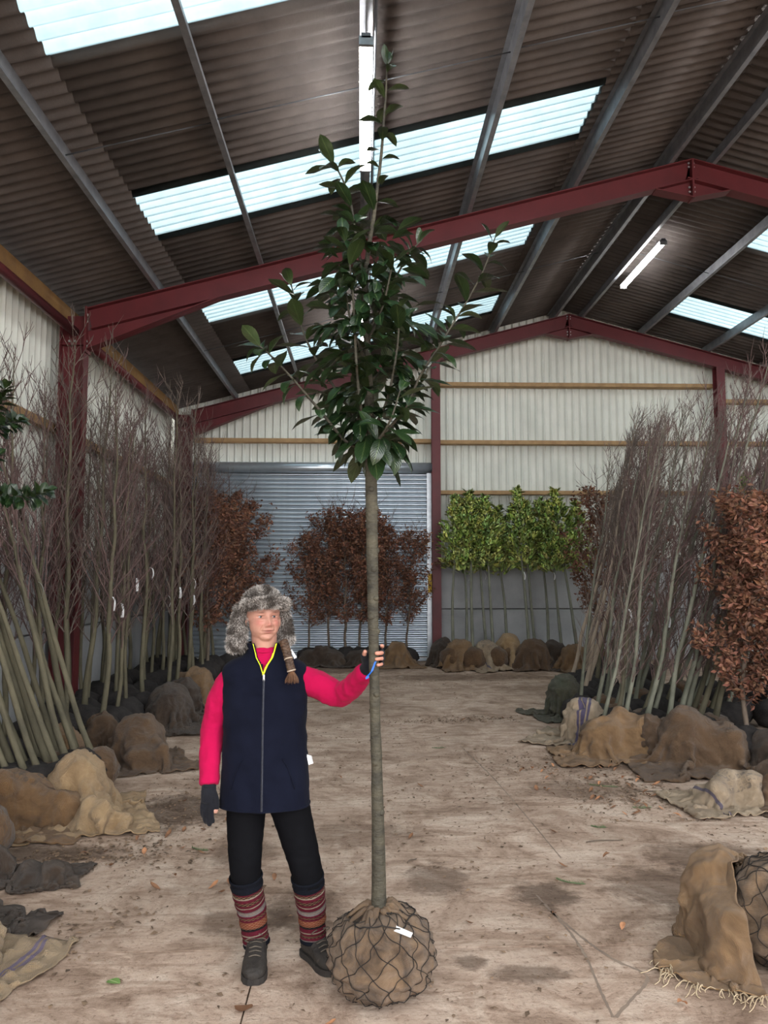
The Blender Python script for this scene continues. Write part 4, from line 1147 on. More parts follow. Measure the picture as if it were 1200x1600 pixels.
# leaves on the leader
for i in range(46):
    z = 2.24 + 1.74 * (i / 45.0) ** 1.05
    p = stem_at(z); a = i * 2.4
    d = np.array([math.cos(a), math.sin(a), (-.35 if z < 2.45 else .45) + R.uniform(-.15, .25)])
    add_leaf(big, TR, p + d * .006, d, (math.cos(a) * -.4, math.sin(a) * -.4, 1), R.uniform(.8, 1.15) * (1 if z < 3.4 else .72))
for i in range(6):
    a = i * 1.05; add_leaf(big, TR, stem_at(3.98), (math.cos(a) * .5, math.sin(a) * .5, 1), (math.cos(a), math.sin(a), 0.1), .55)
for i in range(16):          # big drooping leaves under the crown
    a = i * 2.4 + .3; p = stem_at(2.24 + .02 * (i % 5)); d = np.array([math.cos(a) * .9, math.sin(a) * .9, R.uniform(-1.3, -.25)])
    add_leaf(big, TR, p + np.array([math.cos(a), math.sin(a), 0]) * R.uniform(.02, .10), d, (math.cos(a), math.sin(a), .5), 1.18)
# the leaves past the first 300: the dense heart of the crown, one part
LG = [leaf_grid(L, W, cu, fo, 5) for (L, W, cu, fo) in ((.135, .070, .6, .25), (.120, .064, 1.0, .30))]
hm_ = MB(); R = random.Random(99)
for i in range(300):
    z = 2.26 + 1.02 * R.random() ** 1.15
    a = R.uniform(0, 6.28); rr = (.045 + .17 * math.sin(math.pi * min(1, (z - 2.12) / 1.25)) ** .8) * R.random() ** .5
    p = stem_at(z) + np.array([rr * math.cos(a), rr * math.sin(a), 0])
    d = (math.cos(a) + R.uniform(-.6, .6), math.sin(a) + R.uniform(-.6, .6), R.uniform(-.9, .7)); V_, F_, u_ = R.choice(LG)
    m3 = np.array(orient(d, (R.uniform(-.5, .5) - .3 * math.cos(a), R.uniform(-.5, .5) - .3 * math.sin(a), 1))) * R.uniform(.8, 1.1)
    hm_.add(V_ @ m3.T + p - TR, F_, uv=u_)
tag(hm_.build('crown_leaves', M['leaf_green'], big), kind='stuff')
MB().add(np.array([(.052, 3.243, 1.338), (.061, 3.241, 1.342), (.036, 3.235, 1.298), (.046, 3.234, 1.302), (.014, 3.226, 1.276), (.028, 3.226, 1.283), (.016, 3.226, 1.268), (.030, 3.226, 1.275)]) - TR, [(0, 1, 3, 2), (2, 3, 5, 4), (4, 5, 7, 6)]).build('blue_tie', mat('blue_plastic', (.01, .13, .50), (.01, .10, .42), 5, .4, 0), big, False)

# ------------------------------------------------------------------ evergreen at the left edge
EV = np.array([-2.42, 4.55, 0.0])
ev = tag(empty('evergreen_tree', EV), 'evergreen branch with round glossy leaves reaching in at the left edge', 'tree')
ST = spline([(-2.30, 4.62, .2), (-2.40, 4.55, 1.0), (-2.40, 4.45, 2.0), (-2.34, 4.42, 3.0)], 30)
V, F, uv = tube(ST - EV, np.linspace(.03, .010, 30), 10)
obj('stem', make_mesh('stem', V, F, M['bark_tree'], True, uv=uv), ev)
obj('root_ball', HESS_BALLS[1], ev, (.12, .07, 0))
EVL = []
for k, (L, W, cu, fo) in enumerate(((.096, .070, .4, .25), (.086, .064, .8, .25))):
    V, F, uv = leaf_grid(L, W, cu, fo, 6)
    EVL.append(make_mesh('leaf', V, F, M['leaf_green'], True, uv=uv))
R = random.Random(23)
leafy(ev, EV, [(-2.40, 4.45, 2.08), (-2.15, 4.40, 2.14), (-2.02, 4.40, 2.15), (-1.90, 4.40, 2.14), (-1.80, 4.40, 2.17)], 50, .3, 1.0, .0, .006, EVL)
leafy(ev, EV, [(-2.38, 4.45, 2.30), (-2.2, 4.40, 2.46), (-2.06, 4.40, 2.55), (-1.97, 4.40, 2.58)], 40, .35, 1.0, .0, .006, EVL)
leafy(ev, EV, [(-2.38, 4.44, 2.45), (-2.16, 4.40, 2.58), (-2.08, 4.40, 2.68), (-2.05, 4.40, 2.78)], 32, .35, .95, .0, .006, EVL)
leafy(ev, EV, [(-2.38, 4.44, 2.2), (-2.16, 4.36, 2.28), (-2.06, 4.32, 2.36)], 28, .35, 1.0, .0, .006, EVL)

# netted ball and frayed sack in the bottom right corner
NB = np.array([1.90, 3.46, 0.0])
nbo = tag(empty('netted_root_ball', NB), 'netted root ball under the frayed sack in the bottom right corner', 'root ball')
netted_ball(nbo, NB, np.array([1.90, 3.46, .22]), .27, .23, 9, 'ball')
P = drape(.58, .90, 40, 52, (1.63, 3.56), -.70, [E_(1.90, 3.46, .22, .30, .30, .26), E_(1.60, 3.40, .10, .12, .14, .18), E_(1.66, 3.66, .2, .16, .16, .22)], 91, drop=.58, crumple=.74)
fs = cloth_obj('hessian_sack', P, M['hess_tan'], (1.6, 3.4, 0), amp=.8)
tag(fs, 'coarse tan hessian sack with frayed edge in the bottom right corner', 'sack', 'hessian sacks on the right')
fr = MB(); R = random.Random(3)
edge = [P[i, 0] for i in range(0, 40)] + [P[0, j] for j in range(0, 14)]
edge = [e for e in edge if e[2] < .12 and e[1] < 3.6] or [P[0, j] for j in range(20)]
for k in range(60):
    e = R.choice(edge) - np.array([1.6, 3.4, 0])
    d = np.array([R.uniform(-1, .5), R.uniform(-1, -.1), 0]); L = R.uniform(.04, .10)
    pts = [e, e + d*L*.4 + np.array([0, 0, .012]), e + d*L*.8, e + d*L + np.array([R.uniform(-.02, .02), 0, -.01])]
    pts = np.array(pts); pts[:, 2] = np.maximum(pts[:, 2], .004)
    fr.tube(spline(pts, 7), .0022, 4, False)
f_ = fr.build('frayed_fringe', M['fringe'], fs); f_['kind'] = 'stuff'

# ------------------------------------------------------------------ the person
PR = np.array([-.42, 3.52, 0.0])
def remesh(mb, vox, smooth_it=4, factor=.5):
    me = mb.mesh('tmp', None)
    o = bpy.data.objects.new('tmp', me); COL.objects.link(o)
    r = o.modifiers.new('r', 'REMESH'); r.mode = 'VOXEL'; r.voxel_size = vox
    s = o.modifiers.new('s', 'SMOOTH'); s.factor = factor; s.iterations = smooth_it
    dg = bpy.context.evaluated_depsgraph_get()
    m2 = bpy.data.meshes.new_from_object(o.evaluated_get(dg))
    bpy.data.objects.remove(o); bpy.data.meshes.remove(me)
    V = np.empty(len(m2.vertices) * 3); m2.vertices.foreach_get('co', V)
    return m2, V.reshape(-1, 3)

def set_v(me, V):
    me.vertices.foreach_set('co', np.asarray(V, np.float32).ravel()); me.update()

def finish(me, name, m, parent, V=None, shift=True, col=None):
    if V is None:
        V = np.empty(len(me.vertices) * 3); me.vertices.foreach_get('co', V); V = V.reshape(-1, 3)
    set_v(me, V - PR if shift else V)
    me.polygons.foreach_set('use_smooth', np.ones(len(me.polygons), bool))
    me.materials.clear(); me.materials.append(m)
    if col is not None:
        a = me.color_attributes.new('tint', 'FLOAT_COLOR', 'POINT')
        a.data.foreach_set('color', np.hstack([col, np.ones((len(col), 1))]).astype(np.float32).ravel())
    me.name = name
    return obj(name, me, parent)

def vnormals(me):
    n = np.empty(len(me.vertices) * 3, np.float32); me.vertices.foreach_get('normal', n); return n.reshape(-1, 3)

def limb(mb, pr, n=18, m=16, flat=1.0):
    """pr: (x, y, z, radius) control points"""
    s = spline(np.array(pr, float), m)
    V, F, _ = tube(s[:, :3], s[:, 3], n, True, flat)
    mb.add(V, F)

def ellipsoid(mb, c, r, rot=None, nu=28, nv=18):
    V = []
    for i in range(nv + 1):
        th = math.pi * i / nv
        for j in range(nu):
            ph = 2*math.pi*j/nu
            V.append((math.sin(th)*math.cos(ph)*r[0], math.sin(th)*math.sin(ph)*r[1], math.cos(th)*r[2]))
    V = np.array(V)
    if rot is not None: V = V @ rot.T
    V = V + np.array(c)
    F = [(i*nu + j, (i+1)*nu + j, (i+1)*nu + (j+1) % nu, i*nu + (j+1) % nu) for i in range(nv) for j in range(nu)]
    mb.add(V, F)
    return V, F

def ringloft(rows, n=96, pw=2.3, m=None):
    """rows: (cx, cy, z, rx, ry) horizontal superellipses"""
    S = spline(np.array(rows, float), m or len(rows) * 4)
    V = []; UV = []
    for i, (cx, cy, z, rx, ry) in enumerate(S):
        for j in range(n):
            a = 2*math.pi*j/n
            c, s_ = math.cos(a), math.sin(a)
            V.append((cx + rx * math.copysign(abs(c) ** (2/pw), c), cy + ry * math.copysign(abs(s_) ** (2/pw), s_), z))
            UV.append((j / n, i / (len(S) - 1)))
    k = len(S)
    F = [(i*n + j, i*n + (j+1) % n, (i+1)*n + (j+1) % n, (i+1)*n + j) for i in range(k - 1) for j in range(n)]
    return np.array(V), F, np.array(UV), k

def wrinkle(V, Nn, amp, f, seed=0, stretch=(1, 1, 1)):
    d = np.array([(1 - abs(n3(p[0]*f*stretch[0] + seed, p[1]*f*stretch[1], p[2]*f*stretch[2])) * 2) * .6 + n3(p[0]*f*2.1*stretch[0], p[1]*f*2.1*stretch[1] + seed, p[2]*f*2.1*stretch[2]) * .4 for p in V])
    return V + Nn * (amp * d)[:, None]

def cloth_mat(name, c1, c2, rough=.9, sheen=.3, bs=220, bv=.35):
    return mat(name, c1, c2, 7, rough, bv, bs, spec=.06, sheen=sheen, bdist=.003)
M['fleece_pink'] = cloth_mat('pink_fleece', (.43, .006, .062), (.34, .005, .048), sheen=.04)
M['fleece_navy'] = cloth_mat('navy_fleece', (.0062, .0076, .0165), (.0042, .0052, .0115), sheen=.02)
M['legging'] = cloth_mat('black_legging', (.005, .0052, .0065), (.0035, .0035, .0045), .8, .0)
M['glove'] = cloth_mat('black_knit_glove', (.014, .015, .019), (.009, .009, .012), .85, .08, 300)
M['lining'] = mat('lime_yellow_lining', (.72, .80, .02), (.62, .70, .02), 8, .7, .1)
M['zip'] = mat('grey_zip', (.055, .060, .078), (.03, .032, .042), 160, .45, .4, 300, metal=.4)
M['boot'] = mat('muddy_boot_leather', (.036, .030, .025), (.013, .011, .010), 16, .75, .5, 60)
M['boot_sole'] = mat('muddy_rubber_sole', (.034, .028, .024), (.014, .012, .011), 14, .85, .5, 50)
M['lace'] = mat('boot_lace', (.13, .105, .08), (.06, .05, .04), 40, .8, 0)
M['eyelet'] = mat('brass_eyelet', (.55, .38, .13), (.45, .3, .1), 10, .35, 0, metal=.8)
M['hair'] = mat('brown_hair', (.10, .055, .032), (.045, .026, .016), 30, .55, .4, 200, tint=False)
M['hair_tuft'] = mat('auburn_hair', (.17, .080, .038), (.08, .04, .02), 30, .55, .3, 200)
m, nt, b = new_mat('skin')
a = nt.nodes.new('ShaderNodeAttribute'); a.attribute_name = 'tint'
v = coords(nt, 'Object'); f1 = noise_tex(nt, v, 45, 5, .6)
nt.links.new(mixc(nt, .5, a.outputs['Color'], ramp(nt, f1, [(.3, (.82, .76, .74)), (.7, (1, 1, 1))]), 'MULTIPLY'), b.inputs['Base Color'])
b.inputs['Roughness'].default_value = .52; b.inputs['Specular IOR Level'].default_value = .35
b.inputs['Subsurface Weight'].default_value = .08; b.inputs['Subsurface Radius'].default_value = (.012, .005, .003)
bump(nt, b, noise_tex(nt, v, 160, 4), .15, .002)
M['skin'] = m
m, nt, b = new_mat('fur')
a = nt.nodes.new('ShaderNodeAttribute'); a.attribute_name = 'tint'
nt.links.new(a.outputs['Color'], b.inputs['Base Color']); b.inputs['Roughness'].default_value = .7; b.inputs['Specular IOR Level'].default_value = .2
M['fur'] = m

# --- pose
ARM_L = [(-.585, 3.540, 1.235), (-.628, 3.545, 1.160), (-.668, 3.555, 1.030), (-.674, 3.52, .900), (-.668, 3.470, .785)]
ARM_R = [(-.300, 3.540, 1.240), (-.205, 3.545, 1.205), (-.105, 3.530, 1.160), (-.040, 3.455, 1.208), (.018, 3.365, 1.288)]
LEG_L = [(-.510, 3.54, .76), (-.515, 3.53, .60), (-.508, 3.50, .40), (-.490, 3.55, .25), (-.462, 3.56, .09)]
LEG_R = [(-.350, 3.54, .76), (-.300, 3.53, .60), (-.238, 3.50, .39), (-.222, 3.55, .25), (-.212, 3.56, .09)]
def wr(P, R): return [tuple(p) + (r,) for p, r in zip(P, R)]
HC = np.array([-.450, 3.530, 1.512]); YAW = math.radians(25)
fwd = np.array([math.sin(YAW), -math.cos(YAW), 0.0]); lat = np.array([math.cos(YAW), math.sin(YAW), 0.0]); upv = np.array([0, 0, 1.0])
HR = np.stack([lat, fwd, upv], 1)
def hp(l, f, u): return HC + lat*l + fwd*f + upv*u

GRIP = {  # finger paths round the trunk
 'index': [(.062, 3.312, 1.385), (.080, 3.302, 1.392), (.0865, 3.277, 1.399), (.0800, 3.252, 1.405)],
 'middle': [(.062, 3.313, 1.366), (.0815, 3.300, 1.370), (.0845, 3.264, 1.373), (.0690, 3.2405, 1.374), (.0520, 3.2375, 1.374)],
 'ring': [(.062, 3.313, 1.345), (.0815, 3.300, 1.348), (.0845, 3.264, 1.350), (.0690, 3.2405, 1.350), (.0525, 3.2375, 1.350)],
 'little': [(.060, 3.313, 1.325), (.0795, 3.300, 1.326), (.0835, 3.266, 1.326), (.0720, 3.2440, 1.325), (.0600, 3.2385, 1.325)]}
GRAD = {'index': .0092, 'middle': .0094, 'ring': .0090, 'little': .0080}
THUMB = [(.020, 3.335, 1.325), (.008, 3.312, 1.345), (.010, 3.286, 1.366), (.014, 3.268, 1.382)]
HANG = {  # relaxed hand hanging at the side, fingers curled back
 'index': [(-.652, 3.440, .712), (-.648, 3.424, .682), (-.646, 3.424, .652), (-.640, 3.437, .632)],
 'middle': [(-.664, 3.446, .706), (-.662, 3.430, .672), (-.660, 3.430, .640), (-.654, 3.444, .618)],
 'ring': [(-.678, 3.452, .708), (-.678, 3.437, .676), (-.676, 3.437, .647), (-.670, 3.450, .627)],
 'little': [(-.690, 3.460, .716), (-.691, 3.448, .690), (-.689, 3.447, .667), (-.684, 3.457, .652)]}
THUMB_L = [(-.652, 3.462, .760), (-.634, 3.446, .730), (-.628, 3.436, .700), (-.631, 3.432, .672)]

def hands(mb, extra=0.0, cut=1.0, side=None):
    if side in (None, 0):
        limb(mb, [(.016, 3.370, 1.282, .027 + extra), (.030, 3.336, 1.318, .026 + extra), (.045, 3.320, 1.352, .024 + extra), (.052, 3.316, 1.378, .017 + extra)], 14, 10)
        limb(mb, [(.050, 3.330, 1.310, .018 + extra), (.060, 3.318, 1.345, .018 + extra), (.064, 3.314, 1.385, .014 + extra)], 12, 8)
    if side in (None, 1):
        limb(mb, wr([(-.668, 3.475, .795), (-.668, 3.460, .755), (-.670, 3.450, .712)], [.027 + extra, .030 + extra, .024 + extra]), 14, 9, .75)
        limb(mb, wr([(-.650, 3.455, .75), (-.654, 3.448, .712)], [.016 + extra, .013 + extra]), 12, 5)
        limb(mb, wr([(-.684, 3.464, .75), (-.686, 3.458, .716)], [.015 + extra, .012 + extra]), 12, 5)
    for i, (D, cutk, TH, tc) in enumerate(((GRIP, cut, THUMB, cut + .12), (HANG, 1.0 if cut >= 1 else .93, THUMB_L, 1.0 if cut >= 1 else .82))):
        if side is not None and side != i: continue
        for k, P in D.items():
            r = GRAD[k]
            S = spline(np.hstack([np.array(P), np.linspace(r, r * .86, len(P))[:, None]]), 18)
            S = S[:max(3, int(round(18 * cutk)))]
            S[:, 3] += extra
            S[-1, 3] *= .72
            V, F, _ = tube(S[:, :3], S[:, 3], 10, True); mb.add(V, F)
        S = spline(np.hstack([np.array(TH), np.array([.014, .0115, .0105, .0088])[:, None]]), 16)
        S = S[:max(3, int(round(16 * min(tc, 1))))]; S[:, 3] += extra; S[-1, 3] *= .75
        V, F, _ = tube(S[:, :3], S[:, 3], 12, True); mb.add(V, F)

# --- body: one continuous surface
mb = MB()
V, F, uv, k = ringloft([(-.43, 3.54, .70, .150, .095), (-.43, 3.54, .80, .148, .095), (-.435, 3.54, .95, .130, .088), (-.435, 3.54, 1.10, .145, .092), (-.437, 3.54, 1.22, .155, .085), (-.438, 3.54, 1.29, .120, .070), (-.440, 3.54, 1.335, .062, .058)], 40)
F += [tuple(range(39, -1, -1)), tuple((k-1)*40 + j for j in range(40))]; mb.add(V, F)
limb(mb, [(-.440, 3.545, 1.29, .060), (-.442, 3.536, 1.36, .056), (-.445, 3.530, 1.44, .058)], 24, 10)
limb(mb, wr(ARM_L, [.050, .043, .037, .033, .025])); limb(mb, wr(ARM_R, [.050, .043, .037, .033, .025]))
limb(mb, wr(LEG_L, [.085, .072, .052, .050, .034])); limb(mb, wr(LEG_R, [.085, .072, .052, .050, .034]))
limb(mb, [(-.462, 3.58, .07, .034), (-.458, 3.50, .05, .034), (-.452, 3.40, .035, .028)], 12, 8)
limb(mb, [(-.218, 3.58, .07, .034), (-.175, 3.52, .05, .034), (-.120, 3.455, .035, .028)], 12, 8)
ellipsoid(mb, hp(0, -.012, .018), (.078, .092, .088), HR)
ellipsoid(mb, hp(0, .022, -.036), (.068, .064, .066), HR)
ellipsoid(mb, hp(0, .016, -.068), (.058, .056, .038), HR)
ellipsoid(mb, hp(0, .038, -.084), (.036, .036, .027), HR)
for s in (-1, 1): ellipsoid(mb, hp(s * .079, -.010, -.028), (.008, .016, .028), HR, 12, 10)
hands(mb)
me, V = remesh(mb, .0042, 3, .5)
bm = bmesh.new(); bm.from_mesh(me)
fs_ = [f for f in bm.faces if (lambda q: q.dot(Vector(fwd)) > .045 and -.115 < q.z < .035)(f.calc_center_median() - Vector(HC))]
ed = list({e for f in fs_ for e in f.edges})
bmesh.ops.subdivide_edges(bm, edges=ed, cuts=1, use_grid_fill=True, smooth=0)
bm.to_mesh(me); bm.free()
V = np.empty(len(me.vertices) * 3); me.vertices.foreach_get('co', V); V = V.reshape(-1, 3)
q = V - HC; L_, Fw, U_ = q @ lat, q @ fwd, q[:, 2]
isface = (Fw > .02) & (U_ > -.13) & (U_ < .11) & (np.abs(L_) < .085)
g = lambda x, s: np.exp(-(x / s) ** 2)
aL = np.abs(L_)
nose_p = np.interp(U_, [-.046, -.040, -.032, -.012, .006, .02], [0, .55, 1.0, .62, .25, 0])
D = (.021 * g(L_, .0105) * nose_p + .007 * g(aL - .0125, .006) * g(U_ + .036, .007)
     - .011 * g(aL - .030, .015) * g(U_ - .002, .010) - .004 * g(aL - .016, .007) * g(U_ - .004, .009)
     + .005 * g(aL - .031, .0115) * g(U_ - .0085, .0042) + .0035 * g(aL - .031, .011) * g(U_ + .0085, .0035)
     + .0045 * g(aL - .028, .018) * g(U_ - .022, .006) + .005 * g(aL - .038, .016) * g(U_ + .026, .014)
     + .0055 * g(L_, .019) * g(U_ + .0575, .0042) + .0060 * g(L_, .016) * g(U_ + .0680, .0048) - .0045 * g(L_, .021) * g(U_ + .0625, .0018)
     - .003 * g(L_, .02) * g(U_ + .078, .005) + .007 * g(L_, .016) * g(U_ + .095, .010)
     - .0045 * g(aL - .024 - (-.036 - U_) * .40, .0035) * g(U_ + .047, .016) - .0025 * g(aL - .030, .013) * g(U_ + .0155, .0025) + .004 * g(aL - .044, .012) * g(U_ + .072, .016) - .0035 * g(aL - .027, .005) * g(U_ + .063, .006))
D -= .0050 * g(aL - .0305, .0095) * g(U_ - .0005, .0028)      # eye slit
V = V + fwd * (D * isface)[:, None]
skin = np.tile(np.array([.44, .232, .172]), (len(V), 1))
blush = isface * (g(aL - .040, .017) * g(U_ + .024, .016) + .8 * g(L_, .013) * g(U_ + .032, .012))
skin = skin * (1 - .55 * blush[:, None]) + np.array([.46, .125, .105]) * (.55 * blush[:, None])
lips = np.clip(isface * g(L_, .019) ** 1.2 * (g(U_ + .0575, .0045) + g(U_ + .0675, .0048)), 0, 1)
skin = skin * (1 - .75 * lips[:, None]) + np.array([.28, .075, .068]) * (.75 * lips[:, None])
seam = np.clip(isface * g(L_, .020) * g(U_ + .0625, .0017), 0, 1); skin *= (1 - .6 * seam[:, None])
brow = np.clip(isface * g(aL - .030, .016) * g(U_ - .0215 + .15 * np.maximum(aL - .03, 0), .0032), 0, 1); skin *= (1 - .62 * brow[:, None])
lash = np.clip(isface * g(aL - .0305, .0125) * g(U_ - .0045, .0019), 0, 1); skin *= (1 - .62 * lash[:, None])
lid = np.clip(isface * g(aL - .0305, .012) * g(U_ + .0045, .002), 0, 1); skin *= (1 - .22 * lid[:, None])
tip = (V[:, 0] > -.05) & (V[:, 2] < 1.45) & (V[:, 2] > 1.2)
skin[tip] = skin[tip] * np.array([1.12, 1.02, 1.0])
person = finish(me, 'person', M['skin'], None, V, True, skin)
person.location = PR
tag(person, 'person in pink fleece, navy gilet and fur hat gripping the tall tree trunk', 'person')
# eyes
m, nt, b = new_mat('eye')
v = coords(nt, 'Object'); sp = nt.nodes.new('ShaderNodeSeparateXYZ'); nt.links.new(v, sp.inputs[0])
nt.links.new(ramp(nt, sp.outputs['X'], [(.0, (.40, .35, .33)), (.72, (.40, .35, .33)), (.78, (.06, .075, .085)), (.93, (.07, .09, .10)), (.945, (.004, .004, .004))], 'CONSTANT'), b.inputs['Base Color'])
b.inputs['Roughness'].default_value = .15
M['eye'] = m
em = MB(); ellipsoid(em, (0, 0, 0), (1, 1, 1), None, 24, 16); eye_me = em.mesh('eye', M['eye'])
gaze = Vector(fwd * .96 + lat * .22); 
for s in (-1, 1):
    sel = isface & (np.abs(L_ - s * .0305) < .004) & (np.abs(U_ - .0005) < .003)
    fmax = ((V - HC) @ fwd)[sel].max() if sel.any() else .08
    o = obj('eye', eye_me, person, Vector(hp(s * .0305, fmax - .0098, .0008) - PR), scale=(.0112, .0112, .0112))
    o.rotation_mode = 'QUATERNION'; o.rotation_quaternion = orient(gaze, (0, 0, 1)).to_quaternion()

# --- pink fleece top
mb = MB()
V, F, uv, k = ringloft([(-.43, 3.54, .95, .150, .100), (-.435, 3.54, 1.10, .156, .102), (-.437, 3.54, 1.22, .168, .096), (-.438, 3.54, 1.285, .140, .080), (-.440, 3.54, 1.325, .086, .070), (-.442, 3.537, 1.345, .066, .062), (-.443, 3.535, 1.372, .061, .059)], 48)
F += [tuple(range(47, -1, -1)), tuple((k-1)*48 + j for j in range(48))]; mb.add(V, F)
def ext(P, t):
    P = [np.array(p) for p in P]; P[-1] = P[-1] + (P[-1] - P[-2]) / np.linalg.norm(P[-1] - P[-2]) * t; return [tuple(p) for p in P]
limb(mb, wr(ARM_L, [.056, .058, .051, .045, .0395]), 24, 30); limb(mb, wr(ext(ARM_R, .0), [.056, .060, .053, .047, .037]), 24, 30)
me, V = remesh(mb, .0065, 3, .5)
Nn = vnormals(me)
V = wrinkle(V, Nn, .0065, 16, 3, (1, 1, .7)); V = wrinkle(V, Nn, .003, 40, 9)
finish(me, 'fleece_top', M['fleece_pink'], person, V)
V, F, uv = tube([(-.443 + .0625*math.cos(a), 3.535 + .061*math.sin(a), 1.370 - .012 * (1 - math.sin(a)) * .5) for a in np.linspace(0, 2*math.pi, 40)], .0075, 8, False)
obj('collar_band', make_mesh('collar_band', V - PR, F, M['fleece_pink']), person)

# --- navy gilet, open at the neck
G_ROWS = [(-.430, 3.53, .685, .194, .128), (-.430, 3.53, .72, .193, .128), (-.431, 3.53, .85, .188, .127), (-.433, 3.53, 1.00, .182, .126), (-.435, 3.532, 1.12, .184, .124), (-.437, 3.535, 1.20, .189, .118), (-.438, 3.537, 1.255, .192, .108),
          (-.438, 3.539, 1.290, .184, .096), (-.439, 3.540, 1.316, .150, .086), (-.440, 3.540, 1.336, .102, .080), (-.441, 3.538, 1.360, .080, .076), (-.442, 3.536, 1.395, .082, .080)]
nG = 160
V, F, uv, k = ringloft(G_ROWS, nG, 2.35, 90)
ctr = np.array([-.436, 3.535])
ang = np.arctan2(V[:, 1] - ctr[1], V[:, 0] - ctr[0])
front = np.abs(ang + math.pi / 2)
zipx = -.428
open_w = np.interp(V[:, 2], [1.262, 1.30, 1.335, 1.40], [0, .014, .036, .052])
cutv = (V[:, 1] < 3.53) & (np.abs(V[:, 0] - zipx + .004) < open_w) & (V[:, 2] > 1.262)
F = [f for f in F if not all(cutv[i] for i in f)]
Nn = V.copy(); Nn[:, :2] -= ctr; Nn[:, 2] = 0; Nn /= np.linalg.norm(Nn, axis=1)[:, None] + 1e-9
fade = np.clip((1.30 - V[:, 2]) / .06, 0, 1)[:, None]
W = wrinkle(V, Nn, .0075, 7, 5, (1, 1, 1.6)); W = wrinkle(W, Nn, .0035, 18, 2, (1, 1, 1.3))
V = V + (W - V) * fade
V[:, 1] -= .006 * np.exp(-((V[:, 0] - zipx) / .03) ** 2) * (V[:, 1] < 3.5)
gi = obj('gilet', make_mesh('gilet', V - PR, F, M['fleece_navy'], True, uv=uv), person)
so = gi.modifiers.new('thickness', 'SOLIDIFY'); so.thickness = .007; so.offset = -1
def gfront(x, z):
    sel = (np.abs(V[:, 0] - x) < .014) & (np.abs(V[:, 2] - z) < .014) & (V[:, 1] < 3.52)
    return V[sel, 1].min() if sel.any() else 3.42
zpts = [np.array([zipx, gfront(zipx, z) - .0015, z]) for z in np.linspace(.690, 1.262, 46)]
zm = MB()
for i in range(len(zpts) - 1):
    a, b_ = zpts[i] - PR, zpts[i+1] - PR; w_ = .0042
    zm.add([a + (-w_, 0, 0), a + (0, -.003, 0), a + (w_, 0, 0), b_ + (-w_, 0, 0), b_ + (0, -.003, 0), b_ + (w_, 0, 0)], [(0, 1, 4, 3), (1, 2, 5, 4)])
zo = zm.build('zip', M['zip'], gi, False)
MB().box(tuple(zpts[-1] - PR + (-.005, -.007, -.030)), tuple(zpts[-1] - PR + (.005, -.001, .004))).build('zip_pull', M['bolt'], zo, False) if False else MB().box(tuple(zpts[-1] - PR + np.array((-.004, -.007, -.026))), tuple(zpts[-1] - PR + np.array((.004, -.001, .004)))).build('zip_pull', M['bolt'], gi, False)
for s in (-1, 1):       # lime edge of the open collar
    e = []
    for z in np.linspace(1.262, 1.395, 14):
        ow = float(np.interp(z, [1.262, 1.30, 1.335, 1.40], [0, .014, .036, .052]))
        x = zipx - .004 + s * (ow + .001)
        e.append(np.array([x, gfront(x + s * .004, z) - .003, z]) - PR)
    lm = MB()
    for i in range(13):
        w_ = (.0045 if i < 9 else .003) * (1.5 if s > 0 else .6)
        lm.add([e[i], e[i] + (-s * w_, .004, 0), e[i+1] + (-s * w_, .004, 0), e[i+1], e[i] + (s * .002, .004, 0), e[i+1] + (s * .002, .004, 0)], [(0, 1, 2, 3), (4, 0, 3, 5)])
    lm.build('collar_lining', M['lining'], gi)
    pts = [np.array([zipx + s * x, gfront(zipx + s * x, z) - .001, z]) - PR for x, z in ((.085, .905), (.108, .865), (.125, .82), (.138, .775))]
    V2, F2, _ = tube(spline(pts, 10), .0022, 5); obj('pocket_welt', make_mesh('pocket_welt', V2, F2, M['fleece_navy']), gi)
V2, F2, _ = tube([p + np.array([0, 0, 0]) for p in [np.array([r_[0], r_[1], .686]) - PR for r_ in V[:nG]] + [np.array([V[0][0], V[0][1], .686]) - PR]], .0042, 6, False)
obj('hem', make_mesh('hem', V2, F2, M['fleece_navy']), gi)
lb = MB().add(np.array([(-.246, 3.50, .905), (-.222, 3.49, .900), (-.214, 3.485, .868), (-.236, 3.49, .860), (-.226, 3.50, .882)]) - PR, [(0, 4, 1), (1, 4, 2), (2, 4, 3), (3, 4, 0)])
tag(lb.build('care_label', M['white_tag'], gi, False), 'white care label hanging from the pocket seam')
tag(MB().add(np.array([(-.318, 3.447, 1.368), (-.311, 3.445, 1.372), (-.287, 3.436, 1.338), (-.298, 3.434, 1.330)]) - PR, [(0, 1, 2, 3)]).build('collar_tag', M['white_tag'], gi, False), 'small white tag at the collar')

# --- leggings
mb = MB()
limb(mb, [(-.43, 3.54, .82, .10), (-.43, 3.54, .74, .125), (-.43, 3.54, .665, .085)], 28, 10)
limb(mb, wr(LEG_L, [.092, .083, .0665, .058, .040]), 24, 26); limb(mb, wr(LEG_R, [.092, .083, .0665, .058, .040]), 24, 26)
me, V = remesh(mb, .007, 4, .5)
Nn = vnormals(me); V = wrinkle(V, Nn, .003, 12, 1, (1, 1, 2.0))
finish(me, 'leggings', M['legging'], person, V)

